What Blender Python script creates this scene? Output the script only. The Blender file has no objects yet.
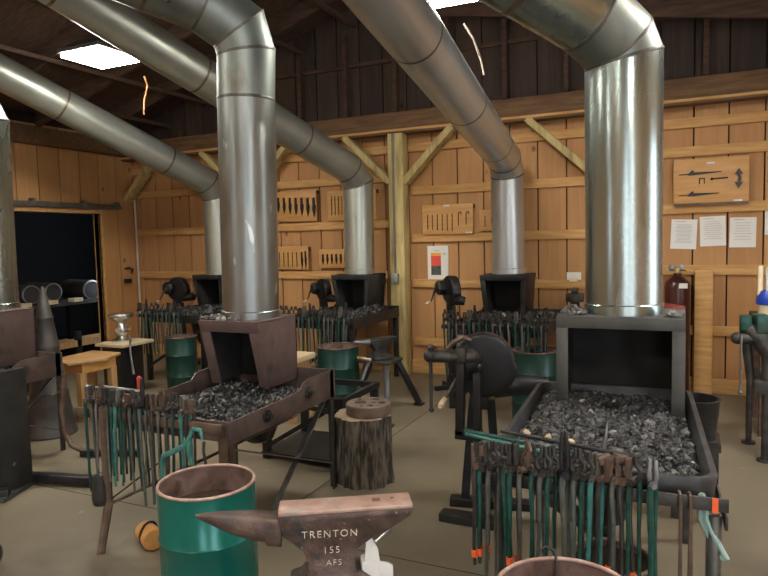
import bpy, bmesh, math, random
from mathutils import Vector, Matrix, Quaternion
R = math.radians
rnd = random.Random(7)
sc = bpy.context.scene
COL = sc.collection

# ---------------------------------------------------------------- materials
def mat(name, c1, c2=None, rough=.5, metal=0., scale=8., stretch=(1, 1, 1), bump=0., bscale=None,
        c3=None, s3=2., spots=None, detail=4., rough2=None, lo=.35, hi=.65, cell=None):
    m = bpy.data.materials.new(name); m.use_nodes = True
    nt = m.node_tree; N = nt.nodes; L = nt.links
    b = N['Principled BSDF']
    b.inputs['Roughness'].default_value = rough; b.inputs['Metallic'].default_value = metal
    b.inputs['Base Color'].default_value = (*c1, 1)
    tc = N.new('ShaderNodeTexCoord'); mp = N.new('ShaderNodeMapping'); mp.inputs['Scale'].default_value = stretch
    L.new(tc.outputs['Object'], mp.inputs['Vector'])
    def noise(s, d=detail, v=mp):
        n = N.new('ShaderNodeTexNoise'); n.inputs['Scale'].default_value = s; n.inputs['Detail'].default_value = d
        L.new(v.outputs[0], n.inputs['Vector']); return n
    def mix(f, a, bb):
        x = N.new('ShaderNodeMix'); x.data_type = 'RGBA'
        L.new(f, x.inputs[0])
        for i, v in ((6, a), (7, bb)):
            if isinstance(v, tuple): x.inputs[i].default_value = (*v, 1)
            else: L.new(v, x.inputs[i])
        return x.outputs[2]
    def ramp(src, lo, hi):
        r = N.new('ShaderNodeMapRange'); r.inputs[1].default_value = lo; r.inputs[2].default_value = hi
        L.new(src, r.inputs[0]); return r.outputs[0]
    col = None
    if c2:
        n = noise(scale); col = mix(ramp(n.outputs['Fac'], lo, hi), c1, c2)
        if rough2 is not None:
            r = N.new('ShaderNodeMapRange'); r.inputs[1].default_value = .3; r.inputs[2].default_value = .7
            r.inputs[3].default_value = rough; r.inputs[4].default_value = rough2
            L.new(n.outputs['Fac'], r.inputs[0]); L.new(r.outputs[0], b.inputs['Roughness'])
    if cell:                                        # crystalline spangle of zinc
        v = N.new('ShaderNodeTexVoronoi'); v.inputs['Scale'].default_value = cell[0]
        L.new(tc.outputs['Object'], v.inputs['Vector'])
        bw = N.new('ShaderNodeRGBToBW'); L.new(v.outputs['Color'], bw.inputs[0])
        col = mix(bw.outputs[0], col, cell[1])
    if c3:
        n = noise(s3, 5); col = mix(ramp(n.outputs['Fac'], .55, .7), col or c1, c3)
    if spots:
        n = noise(spots[0], 2); col = mix(ramp(n.outputs['Fac'], spots[2], spots[2] + .04), col or c1, spots[1])
    if col: L.new(col, b.inputs['Base Color'])
    if bump:
        n = noise(bscale or scale * 3, 6); bp = N.new('ShaderNodeBump')
        bp.inputs['Strength'].default_value = bump; bp.inputs['Distance'].default_value = .01
        L.new(n.outputs['Fac'], bp.inputs['Height']); L.new(bp.outputs[0], b.inputs['Normal'])
    return m

def emit(name, c, s):
    m = bpy.data.materials.new(name); m.use_nodes = True
    b = m.node_tree.nodes['Principled BSDF']
    b.inputs['Base Color'].default_value = (.8, .8, .8, 1)
    b.inputs['Emission Color'].default_value = (*c, 1); b.inputs['Emission Strength'].default_value = s
    return m

def board_mat(name, c1, c2, axis, pitch, off, knots=True, rough=.75):
    """vertical sawn boards: tint differs from board to board, long grain, knots"""
    m = bpy.data.materials.new(name); m.use_nodes = True
    nt = m.node_tree; N = nt.nodes; L = nt.links; b = N['Principled BSDF']; b.inputs['Roughness'].default_value = rough
    tc = N.new('ShaderNodeTexCoord'); sx = N.new('ShaderNodeSeparateXYZ'); L.new(tc.outputs['Object'], sx.inputs[0])
    a = N.new('ShaderNodeMath'); a.operation = 'SUBTRACT'; a.inputs[1].default_value = off; L.new(sx.outputs[axis], a.inputs[0])
    d = N.new('ShaderNodeMath'); d.operation = 'DIVIDE'; d.inputs[1].default_value = pitch; L.new(a.outputs[0], d.inputs[0])
    f = N.new('ShaderNodeMath'); f.operation = 'FLOOR'; L.new(d.outputs[0], f.inputs[0])
    w = N.new('ShaderNodeTexWhiteNoise'); w.noise_dimensions = '1D'; L.new(f.outputs[0], w.inputs['W'])
    mp = N.new('ShaderNodeMapping'); mp.inputs['Scale'].default_value = (14, 14, 1.1); L.new(tc.outputs['Object'], mp.inputs[0])
    ad = N.new('ShaderNodeVectorMath'); ad.operation = 'ADD'; L.new(mp.outputs[0], ad.inputs[0]); L.new(w.outputs['Color'], ad.inputs[1])
    n = N.new('ShaderNodeTexNoise'); n.inputs['Scale'].default_value = 1.6; n.inputs['Detail'].default_value = 5; n.inputs['Distortion'].default_value = .6
    L.new(ad.outputs[0], n.inputs['Vector'])
    ms = N.new('ShaderNodeMath'); ms.operation = 'ADD'; L.new(n.outputs['Fac'], ms.inputs[0])
    mm = N.new('ShaderNodeMath'); mm.operation = 'MULTIPLY_ADD'; mm.inputs[1].default_value = .45; mm.inputs[2].default_value = -.22
    L.new(w.outputs['Value'], mm.inputs[0]); L.new(mm.outputs[0], ms.inputs[1])
    r = N.new('ShaderNodeMapRange'); r.inputs[1].default_value = .3; r.inputs[2].default_value = .75; L.new(ms.outputs[0], r.inputs[0])
    x = N.new('ShaderNodeMix'); x.data_type = 'RGBA'; L.new(r.outputs[0], x.inputs[0]); x.inputs[6].default_value = (*c1, 1); x.inputs[7].default_value = (*c2, 1)
    out = x.outputs[2]
    if knots:
        v = N.new('ShaderNodeTexVoronoi'); v.inputs['Scale'].default_value = 3.2
        m2 = N.new('ShaderNodeMapping'); m2.inputs['Scale'].default_value = (1, 1, .7); L.new(tc.outputs['Object'], m2.inputs[0]); L.new(m2.outputs[0], v.inputs['Vector'])
        kr = N.new('ShaderNodeMapRange'); kr.inputs[1].default_value = .1; kr.inputs[2].default_value = .04; L.new(v.outputs['Distance'], kr.inputs[0])
        k = N.new('ShaderNodeMix'); k.data_type = 'RGBA'; L.new(kr.outputs[0], k.inputs[0]); L.new(out, k.inputs[6]); k.inputs[7].default_value = (c1[0] * .45, c1[1] * .35, c1[2] * .3, 1)
        out = k.outputs[2]
    L.new(out, b.inputs['Base Color'])
    bp = N.new('ShaderNodeBump'); bp.inputs['Strength'].default_value = .25; bp.inputs['Distance'].default_value = .004
    L.new(n.outputs['Fac'], bp.inputs['Height']); L.new(bp.outputs[0], b.inputs['Normal'])
    return m

M = {}
M['galv'] = mat('galvanized_steel', (.29, .345, .32), (.40, .455, .43), .20, .92, 5, (1, 1, .35), .04, 40, cell=(60, (.32, .37, .35)), rough2=.33)
M['galv_warm'] = mat('old_galvanized_steel', (.36, .38, .33), (.46, .48, .42), .30, .72, 4, (1, 1, .35), .04, 40, cell=(50, (.41, .43, .38)), rough2=.42)
M['galv_light'] = mat('light_galvanized_steel', (.46, .49, .49), (.56, .59, .59), .30, .72, 4, (1, 1, .35), .04, 40, cell=(50, (.51, .54, .54)), rough2=.42)
M['galv_worn'] = mat('scuffed_galvanized_steel', (.20, .215, .21), (.30, .32, .31), .27, .9, 6, (1, 1, .3), .06, 30, spots=(14, (.50, .52, .50), .66), rough2=.45)
M['galv_stain'] = mat('stained_galvanized_steel', (.19, .215, .20), (.28, .31, .285), .42, .8, 5, (1, 1, .5), .05, 40, c3=(.16, .14, .11), s3=5, rough2=.5)
M['seam'] = mat('dark_duct_seam', (.10, .095, .085), (.16, .15, .13), .5, .8, 20)
M['hood_grey'] = mat('grey_hood_steel', (.060, .062, .060), (.105, .105, .10), .55, .55, 5, bump=.1, c3=(.13, .13, .125), s3=4)
M['hood_mauve'] = mat('rust_mauve_hood_steel', (.105, .070, .066), (.16, .108, .10), .6, .35, 5, bump=.1, c3=(.07, .055, .05), s3=5)
M['hood_black'] = mat('black_hood_steel', (.022, .022, .022), (.042, .042, .04), .5, .4, 6, bump=.08)
M['pan_rust'] = mat('brown_forge_plate', (.11, .078, .068), (.17, .125, .11), .55, .4, 6, bump=.15, c3=(.055, .05, .055), s3=5)
M['cast'] = mat('grey_cast_pan', (.045, .045, .047), (.085, .085, .088), .5, .5, 9, bump=.2)
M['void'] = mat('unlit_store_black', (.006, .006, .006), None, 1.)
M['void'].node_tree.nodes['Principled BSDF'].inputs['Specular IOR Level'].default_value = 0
M['cone'] = mat('old_cast_iron', (.085, .08, .076), (.13, .12, .113), .5, .6, 8, bump=.15)
M['duct_band'] = mat('brown_duct_band', (.13, .09, .06), (.22, .17, .12), .5, .6, 20)
M['soot'] = mat('sooty_inner_steel', (.018, .017, .016), (.035, .033, .031), .85, .1, 6, bump=.1)
M['black'] = mat('black_painted_iron', (.012, .012, .013), (.025, .025, .026), .42, .3, 10, bump=.1)
M['iron'] = mat('dark_forged_iron', (.040, .038, .036), (.085, .078, .070), .5, .65, 14, bump=.2)
M['iron_brown'] = mat('brown_oxidised_iron', (.095, .062, .045), (.17, .115, .085), .55, .5, 12, bump=.2)
M['steel'] = mat('worn_grey_steel', (.17, .17, .165), (.28, .275, .265), .38, .85, 14, bump=.12)
M['bright'] = mat('bright_steel', (.55, .55, .54), (.7, .7, .68), .28, 1., 14)
M['rein_green'] = mat('green_coated_steel', (.010, .050, .040), (.022, .095, .074), .38, .2, 25, bump=.1, c3=(.06, .06, .055), s3=18)
M['rein_grey'] = mat('grey_green_steel', (.10, .115, .105), (.17, .185, .17), .4, .6, 20, bump=.1)
M['rein_teal'] = mat('teal_coated_steel', (.03, .13, .12), (.06, .24, .21), .45, .1, 20, bump=.1)
M['rein_pale'] = mat('pale_green_steel', (.22, .36, .33), (.38, .50, .46), .45, .2, 20)
M['orange_tape'] = mat('orange_band', (.85, .14, .03), (.7, .10, .03), .6, 0, 20)
M['red_grip'] = mat('red_rubber', (.62, .05, .035), (.5, .04, .03), .5, 0, 20)
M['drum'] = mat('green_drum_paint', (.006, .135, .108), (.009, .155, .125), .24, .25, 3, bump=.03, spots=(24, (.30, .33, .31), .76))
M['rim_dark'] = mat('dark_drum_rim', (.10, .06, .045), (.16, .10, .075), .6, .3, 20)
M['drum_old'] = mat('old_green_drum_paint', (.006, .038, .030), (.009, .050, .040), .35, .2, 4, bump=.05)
M['drum_rim'] = mat('rusty_drum_rim', (.36, .22, .18), (.50, .36, .30), .6, .3, 30, bump=.2)
M['drum_in'] = mat('rusty_drum_lining', (.13, .075, .06), (.26, .17, .145), .7, .2, 16, bump=.3, c3=(.07, .035, .025), s3=8)
M['water'] = mat('slack_water', (.05, .035, .025), (.07, .05, .035), .08, 0, 4)
M['anvil_side'] = mat('anvil_body_iron', (.085, .056, .048), (.17, .115, .095), .5, .55, 16, bump=.35, c3=(.06, .06, .062), s3=14, spots=(60, (.30, .27, .24), .70))
M['anvil_face'] = mat('anvil_rusty_face', (.46, .28, .22), (.58, .40, .33), .42, .45, 20, bump=.12, c3=(.40, .33, .29), s3=12)
M['chalk'] = mat('chalk_paint', (.50, .42, .32), (.75, .70, .62), .8, 0, 60)
M['bark'] = mat('tree_bark', (.022, .018, .013), (.135, .112, .085), .9, 0, 16, (2.6, 2.6, .42), 1., 16, lo=.42, hi=.60)
M['endgrain'] = mat('sawn_stump_top', (.24, .17, .11), (.34, .25, .16), .8, 0, 10, bump=.3)
M['swage'] = mat('brown_cast_block', (.15, .11, .088), (.235, .175, .14), .55, .4, 14, bump=.25)
M['timber'] = mat('pale_treated_timber', (.44, .33, .13), (.58, .46, .20), .7, 0, 5, (6, 6, .7), .15, 12, c3=(.30, .21, .09), s3=2)
M['beam'] = mat('brown_rough_beam', (.115, .062, .028), (.19, .105, .046), .8, 0, 5, (.7, 6, 6), .3, 14)
M['rail'] = mat('pine_wall_rail', (.50, .265, .085), (.64, .37, .14), .7, 0, 5, (.7, 6, 6), .15, 12, spots=(4, (.2, .09, .03), .74))
M['dark_wood'] = mat('old_dark_timber', (.060, .032, .020), (.105, .060, .038), .85, 0, 6, (.8, 5, 5), .3)
M['oak'] = mat('light_work_table', (.40, .225, .09), (.50, .30, .13), .5, 0, 5, (.8, 6, 1), .1)
M['cut'] = mat('pale_cut_wood', (.52, .40, .24), (.62, .50, .33), .7, 0, 8)
M['display'] = mat('varnished_display_board', (.54, .275, .085), (.64, .35, .125), .5, 0, 4, (.8, 1, 7), .05)
M['paper'] = mat('white_paper', (.74, .73, .69), (.78, .77, .73), .8, 0, 3)
M['ink'] = mat('grey_print', (.30, .30, .30), None, .8)
M['poster_red'] = mat('poster_red', (.72, .07, .06), (.80, .10, .05), .5, 0, 2)
M['poster_orange'] = mat('poster_orange', (.85, .38, .05), None, .5)
M['poster_dark'] = mat('poster_dark', (.03, .035, .03), (.10, .11, .10), .5, 0, 40)
M['track'] = mat('grey_door_track', (.13, .13, .12), (.19, .185, .17), .5, .6, 9)
M['conduit'] = mat('white_conduit', (.62, .60, .55), None, .5)
M['box_grey'] = mat('grey_outlet_box', (.26, .28, .27), (.33, .35, .34), .4, .6, 20)
M['plastic_white'] = mat('white_plastic', (.80, .79, .76), None, .4)
M['maroon_red'] = mat('dark_red_paint', (.25, .02, .02), (.18, .015, .015), .4, 0, 10)
M['cream'] = mat('cream_plastic', (.78, .66, .42), (.85, .72, .48), .5, 0, 8)
M['blue'] = mat('blue_plastic', (.02, .07, .48), (.03, .09, .55), .35, 0, 8)
M['maroon'] = mat('maroon_cylinder_paint', (.045, .012, .010), (.07, .018, .014), .3, .2, 6)
M['cord_orange'] = mat('orange_cord', (.30, .11, .035), (.36, .14, .045), .6, 0, 8)
M['cord_white'] = mat('pale_cord', (.16, .13, .10), None, .6)
M['wood_orange'] = mat('orange_wooden_head', (.50, .24, .065), (.60, .32, .10), .6, 0, 12, bump=.1)
M['brass'] = mat('brass', (.55, .38, .16), None, .35, .9)
M['lamp'] = emit('lamp_diffuser', (1., .95, .85), 80.)
M['coal'] = mat('coal', (.011, .011, .012), (.042, .043, .046), .28, .1, 30, bump=.5, bscale=90)
M['coke'] = mat('grey_coke', (.075, .072, .070), (.16, .155, .15), .55, .1, 40, bump=.5, bscale=90)
M['ash'] = mat('clinker_ash', (.22, .205, .185), (.42, .40, .37), .7, 0, 30, bump=.4)

def floor_mat():
    m = mat('concrete', (.155, .128, .086), (.215, .180, .125), .38, 0, 1.6, bump=.06, bscale=60, c3=(.115, .092, .064), s3=.9, spots=(7, (.26, .235, .195), .72), rough2=.62)
    return m
M['floor'] = floor_mat()
M['joint'] = mat('saw_cut_joint', (.05, .045, .038), None, .9)

# ---------------------------------------------------------------- geometry helpers
class G:
    """collects shapes in one bmesh"""
    def __init__(s): s.b = bmesh.new()
    def box(s, c, d, rot=None):
        m = Matrix.Translation(c)
        if rot is not None: m = m @ (rot if isinstance(rot, Matrix) else Matrix.Rotation(rot, 4, 'Z'))
        m = m @ Matrix.Diagonal((d[0], d[1], d[2], 1))
        bmesh.ops.create_cube(s.b, size=1, matrix=m); return s
    def bb(s, x0, x1, y0, y1, z0, z1): return s.box(((x0 + x1) / 2, (y0 + y1) / 2, (z0 + z1) / 2), (x1 - x0, y1 - y0, z1 - z0))
    def bar(s, p, q, w, t, up=(0, 0, 1)):
        p = Vector(p); q = Vector(q); d = q - p; z = d.normalized(); u = Vector(up)
        if abs(z.dot(u)) > .98: u = Vector((0, 1, 0))
        x = u.cross(z).normalized(); y = z.cross(x)
        m = Matrix((x, y, z)).transposed().to_4x4(); m.translation = (p + q) / 2
        bmesh.ops.create_cube(s.b, size=1, matrix=m @ Matrix.Diagonal((w, t, d.length, 1))); return s
    def cyl(s, p, q, r0, r1=None, n=24, caps=True):
        p = Vector(p); q = Vector(q); r1 = r0 if r1 is None else r1; d = q - p
        m = Vector((0, 0, 1)).rotation_difference(d.normalized()).to_matrix().to_4x4(); m.translation = (p + q) / 2
        bmesh.ops.create_cone(s.b, cap_ends=caps, cap_tris=False, segments=n, radius1=r0, radius2=r1, depth=d.length, matrix=m); return s
    def ball(s, c, r, n=16, sq=(1, 1, 1)):
        bmesh.ops.create_uvsphere(s.b, u_segments=n, v_segments=max(6, n // 2), radius=r, matrix=Matrix.Translation(c) @ Matrix.Diagonal((*sq, 1))); return s
    def rings(s, rs, close0=True, close1=True):
        vs = [[s.b.verts.new(p) for p in r] for r in rs]; n = len(vs[0])
        for a, b in zip(vs, vs[1:]):
            for i in range(n): s.b.faces.new((a[i], a[(i + 1) % n], b[(i + 1) % n], b[i]))
        if close0: s.b.faces.new(vs[0][::-1])
        if close1: s.b.faces.new(vs[-1])
        return s
    def lathe(s, prof, c=(0, 0, 0), n=32, ax=(0, 0, 1), open_=False):
        q = Vector((0, 0, 1)).rotation_difference(Vector(ax)); c = Vector(c)
        rs = [[c + q @ Vector((r * math.cos(2 * math.pi * i / n), r * math.sin(2 * math.pi * i / n), z)) for i in range(n)] for r, z in prof]
        return s.rings(rs, not open_, not open_)
    def tube(s, pts, r, n=10, mitre=False, caps=True):
        P = [Vector(p) for p in pts]; rr = r if isinstance(r, (list, tuple)) else [r] * len(P)
        d0 = (P[1] - P[0]).normalized(); u = d0.orthogonal().normalized(); v = d0.cross(u)
        ring = [P[0] + rr[0] * (math.cos(2 * math.pi * i / n) * u + math.sin(2 * math.pi * i / n) * v) for i in range(n)]
        rs = [ring]
        for k in range(1, len(P)):
            d = (P[k] - P[k - 1]).normalized()
            if k < len(P) - 1: nn = (d + (P[k + 1] - P[k]).normalized()).normalized()
            else: nn = d
            new = []
            for p in rs[-1]:
                t = (P[k] - p).dot(nn) / d.dot(nn); x = p + d * t
                if rr[k] != rr[k - 1]: x = P[k] + (x - P[k]) * (rr[k] / rr[k - 1])
                new.append(x)
            rs.append(new)
        return s.rings(rs, caps, caps)
    def prism(s, poly, y0, y1, plane='xz'):
        f = {'xz': lambda a, b, t: (a, t, b), 'xy': lambda a, b, t: (a, b, t), 'yz': lambda a, b, t: (t, a, b)}[plane]
        return s.rings([[f(a, b, y0) for a, b in poly], [f(a, b, y1) for a, b in poly]])
    def done(s, smooth=40, bevel=0, seg=2):
        b = s.b; bmesh.ops.recalc_face_normals(b, faces=b.faces)
        if bevel:
            e = [e for e in b.edges if len(e.link_faces) == 2 and e.calc_face_angle(0) > R(50)]
            bmesh.ops.bevel(b, geom=e, offset=bevel, segments=seg, affect='EDGES', profile=.5, clamp_overlap=True)
        me = bpy.data.meshes.new('m'); b.to_mesh(me); b.free()
        if smooth:
            me.polygons.foreach_set('use_smooth', [True] * len(me.polygons)); me.set_sharp_from_angle(angle=R(smooth))
        return me

def part(name, g, m, parent=None, world=False, bevel=0, smooth=40, label=None, loc=None):
    me = g if isinstance(g, bpy.types.Mesh) else g.done(smooth, bevel)
    if world and parent is not None:
        T = Matrix.Rotation(-parent.rotation_euler.z, 4, 'Z') @ Matrix.Translation(-wloc(parent))
        me.transform(T)
    me.name = name
    if not me.materials: me.materials.append(M[m] if isinstance(m, str) else m)
    o = bpy.data.objects.new(name, me); COL.objects.link(o); o.parent = parent
    if label: o['label'] = label
    if loc: o.location = loc
    return o
def wloc(o):
    v = Vector(o.location)
    while o.parent: o = o.parent; v = v + Vector(o.location)
    return v
def thing(name, label, cat, loc=(0, 0, 0), rz=0, group=None):
    o = bpy.data.objects.new(name, None); COL.objects.link(o); o.empty_display_size = .1
    o.location = loc; o.rotation_euler = (0, 0, rz); o['label'] = label; o['category'] = cat
    if group: o['group'] = group
    return o
def single(name, g, m, label, cat, group=None, loc=None, bevel=0, smooth=40, kind=None):
    """one-mesh thing, geometry in world metres; its origin is put at its base"""
    me = g.done(smooth, bevel)
    if loc is None:
        xs = [v.co for v in me.vertices]
        loc = Vector((sum(v.x for v in xs) / len(xs), sum(v.y for v in xs) / len(xs), min(v.z for v in xs)))
        me.transform(Matrix.Translation(-loc))
    me.name = name; me.materials.append(M[m] if isinstance(m, str) else m)
    o = bpy.data.objects.new(name, me); COL.objects.link(o); o.location = loc
    o['label'] = label; o['category'] = cat
    if group: o['group'] = group
    if kind: o['kind'] = kind
    return o
def struct(name, g, m, bevel=0, smooth=30):
    o = part(name, g, m, bevel=bevel, smooth=smooth); o['kind'] = 'structure'; return o
def dup(root, loc, rz=0, label=None, group=None):
    r = root.copy(); COL.objects.link(r); r.location = loc; r.rotation_euler = (0, 0, rz)
    if label: r['label'] = label
    if group: r['group'] = group
    for ch in list(root.children):
        c = ch.copy(); COL.objects.link(c); c.parent = r
        for g in list(ch.children):
            d = g.copy(); COL.objects.link(d); d.parent = c
    return r

# ---------------------------------------------------------------- the room
XL, XR, YB, YF, EZ = -6.85, 2.3, 6.63, -4.0, 2.95
XM = (XL + XR) / 2; SL = .30
def roofz(x): return EZ + SL * (min(x - XL, XR - x))
struct('floor', G().bb(-9.6, XR + .2, YF - .2, YB + .2, -.1, 0), 'floor')
g = G(); g.bb(XL, XR, 2.655, 2.661, 0, .0012).bb(-2.0, -1.994, YF, YB, 0, .0012).bb(1.6, 1.606, YF, YB, 0, .0012)
struct('trim_1', g, 'joint')

BO = board_mat('orange_pine_boards', (.44, .225, .088), (.53, .285, .118), 0, .285, .09)
BY = board_mat('orange_pine_boards_side', (.45, .23, .082), (.54, .29, .112), 1, .285, .05)
BD = board_mat('dark_gable_boards', (.040, .025, .018), (.075, .047, .033), 0, .285, .09)  # gable boards, a much darker brown than the wall boards below
M['back'] = mat('dark_gap_behind_boards', (.03, .015, .008), None, .9)
# back wall: boards up to the plate, dark gable boards above
g = G(); x = XL
k0 = math.floor((XL - .09) / .285)
for k in range(k0, int((XR - .09) / .285) + 1):
    a = max(XL, .09 + k * .285 + .007); b = min(XR, .09 + (k + 1) * .285 - .007)
    if b > a: g.bb(a, b, YB, YB + .025, 0, 2.75)
struct('wall_back', g, BO)
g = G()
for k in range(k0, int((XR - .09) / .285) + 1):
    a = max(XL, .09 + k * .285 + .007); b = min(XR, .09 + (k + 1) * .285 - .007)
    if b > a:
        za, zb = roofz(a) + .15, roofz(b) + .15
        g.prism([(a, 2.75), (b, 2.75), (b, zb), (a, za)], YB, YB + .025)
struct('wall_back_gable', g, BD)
g = G().bb(XL - .1, XR + .1, YB + .03, YB + .1, 0, 2.9)
g.prism([(XL - .1, 2.9), (XR + .1, 2.9), (XR + .1, EZ + .13), (XM, roofz(XM) + .16), (XL - .1, EZ + .13)], YB + .03, YB + .1)
struct('wall_back_sheathing', g, 'back')
# gable studs and nailers
g = G()
for x in [XL + .3 + i * .61 for i in range(15)]:
    g.bb(x, x + .045, YB - .09, YB - .001, 2.9, roofz(x) - .15)
g.bb(XL + 1.6, XR - 1.6, YB - .045, YB - .001, 3.45, 3.49)
struct('trim_2', g, 'dark_wood')
# left wall with a sliding door opening to a dark store
DY0, DY1, DZ = 4.35, 6.02, 1.93
g = G(); k = math.floor((YF - .05) / .285)
while .05 + k * .285 < YB:
    a = max(YF, .05 + k * .285 + .006); b = min(YB, .05 + (k + 1) * .285 - .006); k += 1
    if b <= a: continue
    if b < DY0 or a > DY1: g.bb(XL - .025, XL, a, b, 0, EZ); continue
    g.bb(XL - .025, XL, a, b, DZ, EZ)
    if a < DY0: g.bb(XL - .025, XL, a, DY0, 0, DZ)
    if b > DY1: g.bb(XL - .025, XL, DY1, b, 0, DZ)
struct('wall_left', g, BY)
g = G().bb(XL - .10, XL - .03, YF, DY0, 0, EZ + .14).bb(XL - .10, XL - .03, DY1, YB, 0, EZ + .14).bb(XL - .10, XL - .03, DY0, DY1, DZ, EZ + .14)
struct('wall_left_sheathing', g, 'back')
g = G().bb(XL - .12, XL + .02, DY1, DY1 + .035, 0, DZ + .09).bb(XL - .12, XL + .02, DY0 - .035, DY0, 0, DZ + .09).bb(XL - .12, XL + .02, DY0, DY1, DZ, DZ + .045)
struct('trim_3', g, 'rail')
t = thing('sliding_door_track', 'grey metal sliding door track above the dark doorway in the left wall', 'door track', (XL + .05, 5.2, 1.98))
part('channel', G().bb(XL + .005, XL + .075, 3.6, 6.32, 1.985, 2.05), 'track', t, True, .008)
for y in (5.05, 5.75, 6.27): part('bracket', G().bb(XL, XL + .085, y - .02, y + .02, 2.0, 2.085), 'track', t, True, .004)
# dark store room beyond
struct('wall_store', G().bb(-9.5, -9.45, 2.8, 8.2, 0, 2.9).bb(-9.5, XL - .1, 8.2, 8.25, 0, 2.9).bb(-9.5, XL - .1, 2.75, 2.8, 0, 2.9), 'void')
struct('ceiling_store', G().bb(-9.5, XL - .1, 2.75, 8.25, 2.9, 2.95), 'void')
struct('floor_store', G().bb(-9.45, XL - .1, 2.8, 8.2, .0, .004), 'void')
# right and front walls with big daylight doorways (behind the camera)
OPR = [(-1.9, -.6, .0, 2.5), (3.1, 4.1, .7, 2.2)]
def wall_open(axis, at, u0, u1, z1, ops, th=.06):
    g = G(); ops = sorted(ops); u = u0
    def bx(a, b, c, d):
        if b - a < .001 or d - c < .001: return
        if axis == 'x': g.bb(at, at + th, a, b, c, d)
        else: g.bb(a, b, at - th, at, c, d)
    for a, b, c, d in ops:
        bx(u, a, 0, z1); bx(a, b, 0, c); bx(a, b, d, z1); u = b
    bx(u, u1, 0, z1); return g
struct('wall_right', wall_open('x', XR, YF, YB + .1, EZ + .14, OPR), BY)
OPF = [(.9, 2.1, 0, 2.5), (-5.4, -4.8, .9, 2.2)]
g = wall_open('y', YF, XL, XR, EZ, OPF); g.prism([(XL, EZ), (XR, EZ), (XR, EZ + .14), (XM, roofz(XM) + .16), (XL, EZ + .14)], YF - .06, YF)
struct('wall_front', g, BO)
# roof: deck, rafters, purlins
g = G()
for sx in (-1, 1):
    xe = XL - .3 if sx < 0 else XR + .3; ze = EZ - .3 * SL + .14; zr = roofz(XM) + .14
    g.prism([(xe, ze), (XM, zr), (XM, zr + .05), (xe, ze + .05)], YF - .3, YB + .3)
struct('ceiling', g, 'dark_wood')
g = G()
for y in [YF + .3 + i * .81 for i in range(13)]:
    for sx in (-1, 1):
        xe = XL if sx < 0 else XR
        g.prism([(xe, EZ - .04), (XM, roofz(XM) - .04), (XM, roofz(XM) + .14), (xe, EZ + .14)], y - .022, y + .022)
struct('trim_4', g, 'dark_wood')
g = G()
for y in (3.3, 5.1, 6.0):
    g.prism([(XR, 2.88), (XM, 2.88 + .17 * (XR - XM)), (XM, 3.03 + .17 * (XR - XM)), (XR, 3.03)], y - .02, y + .02)
struct('trim_60', g, 'dark_wood')
g = G()
for i in range(7):
    for sx in (-1, 1):
        x = XM + sx * (.4 + i * .7); z = roofz(x) - .075
        g.bar((x, YF, z), (x, YB, z), .085, .04, (-sx * SL, 0, 1))
struct('trim_5', g, 'dark_wood')
# plate beam, rails, base boards
g = G().bb(XL, XR, 6.42, 6.56, 2.64, 2.87); struct('trim_6', g, 'beam', .006)
g = G().bb(XL, XR, 6.40, 6.44, 2.66, 2.685); struct('trim_7', g, 'rail', .003)
g = G().bb(XL, XL + .12, 2.5, 6.42, 2.70, 2.90); struct('trim_8', g, 'beam', .006)
n = 9
for x0, x1, zs in ((XL, -2.93, (2.19, 1.68, 1.10)), (-2.71, -.72, (2.03, 1.51, 1.01)), (-.72, XR, (2.24, 1.72, 1.15, .585)), (-2.71, -.72, (.36,)), (XL, XR, (2.50,))):
    for z in zs:
        struct('trim_%d' % n, G().bb(x0, x1, YB - .04, YB - .001, z - .045, z + .045), 'rail', .003); n += 1
struct('baseboard_back', G().bb(XL, XR, YB - .04, YB - .001, 0, .14), 'rail', .003)
struct('baseboard_left', G().bb(XL, XL + .03, DY1 + .05, YB - .04, 0, .14), 'rail', .003)
t = thing('support_post', 'pale square timber post carrying the beam against the back wall', 'post', (-2.82, 6.49, 0))
part('shaft', G().bb(-2.90, -2.73, 6.40, 6.56, 0, 2.64), 'timber', t, True, .004)
part('conduit', G().cyl((-2.835, 6.385, 1.13), (-2.835, 6.385, 2.64), .011, n=8), 'track', t, True)
ob = part('outlet_box', G().bb(-2.875, -2.795, 6.35, 6.398, 1.03, 1.13), 'box_grey', t, True, .004)
part('socket', G().cyl((-2.852, 6.352, 1.08), (-2.852, 6.345, 1.08), .014, n=12).cyl((-2.818, 6.352, 1.08), (-2.818, 6.345, 1.08), .014, n=12), 'black', ob, True) if False else None
B_ = [((-2.73, 6.48, 2.12), (-2.18, 6.48, 2.66), 'pale diagonal brace rising right from the timber post to the beam'),
      ((-2.90, 6.48, 2.12), (-3.45, 6.48, 2.66), 'pale diagonal brace rising left from the timber post to the beam'),
      ((-.78, 6.48, 2.08), (-1.40, 6.48, 2.66), 'pale diagonal brace ending just left of the large front right duct'),
      ((-4.75, 6.48, 2.12), (-4.2, 6.48, 2.66), 'pale diagonal brace seen right of the big dented duct'),
      ((-5.05, 6.48, 2.25), (-5.5, 6.48, 2.66), 'pale diagonal brace between the far left duct and the dented duct'),
      ((-6.83, 6.48, 2.12), (-6.3, 6.48, 2.62), 'diagonal brace in the left corner of the back wall'),
      ((.95, 6.48, 2.40), (.70, 6.48, 2.66), 'pale brace end at the far right end of the beam')]
for p, q, l in B_:
    single('diagonal_brace', G().bar(p, q, .07, .14, (0, 1, 0)), 'timber', l, 'brace', 'diagonal braces under the beam', bevel=.004)
single('corner_conduit', G().tube([(-6.80, 6.575, .05), (-6.80, 6.575, 2.35)], .012, 8), 'conduit', 'thin white conduit running up the left corner of the back wall', 'pipe')
g = G().bb(.11, .26, 6.50, 6.585, 0, 1.155)
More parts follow.
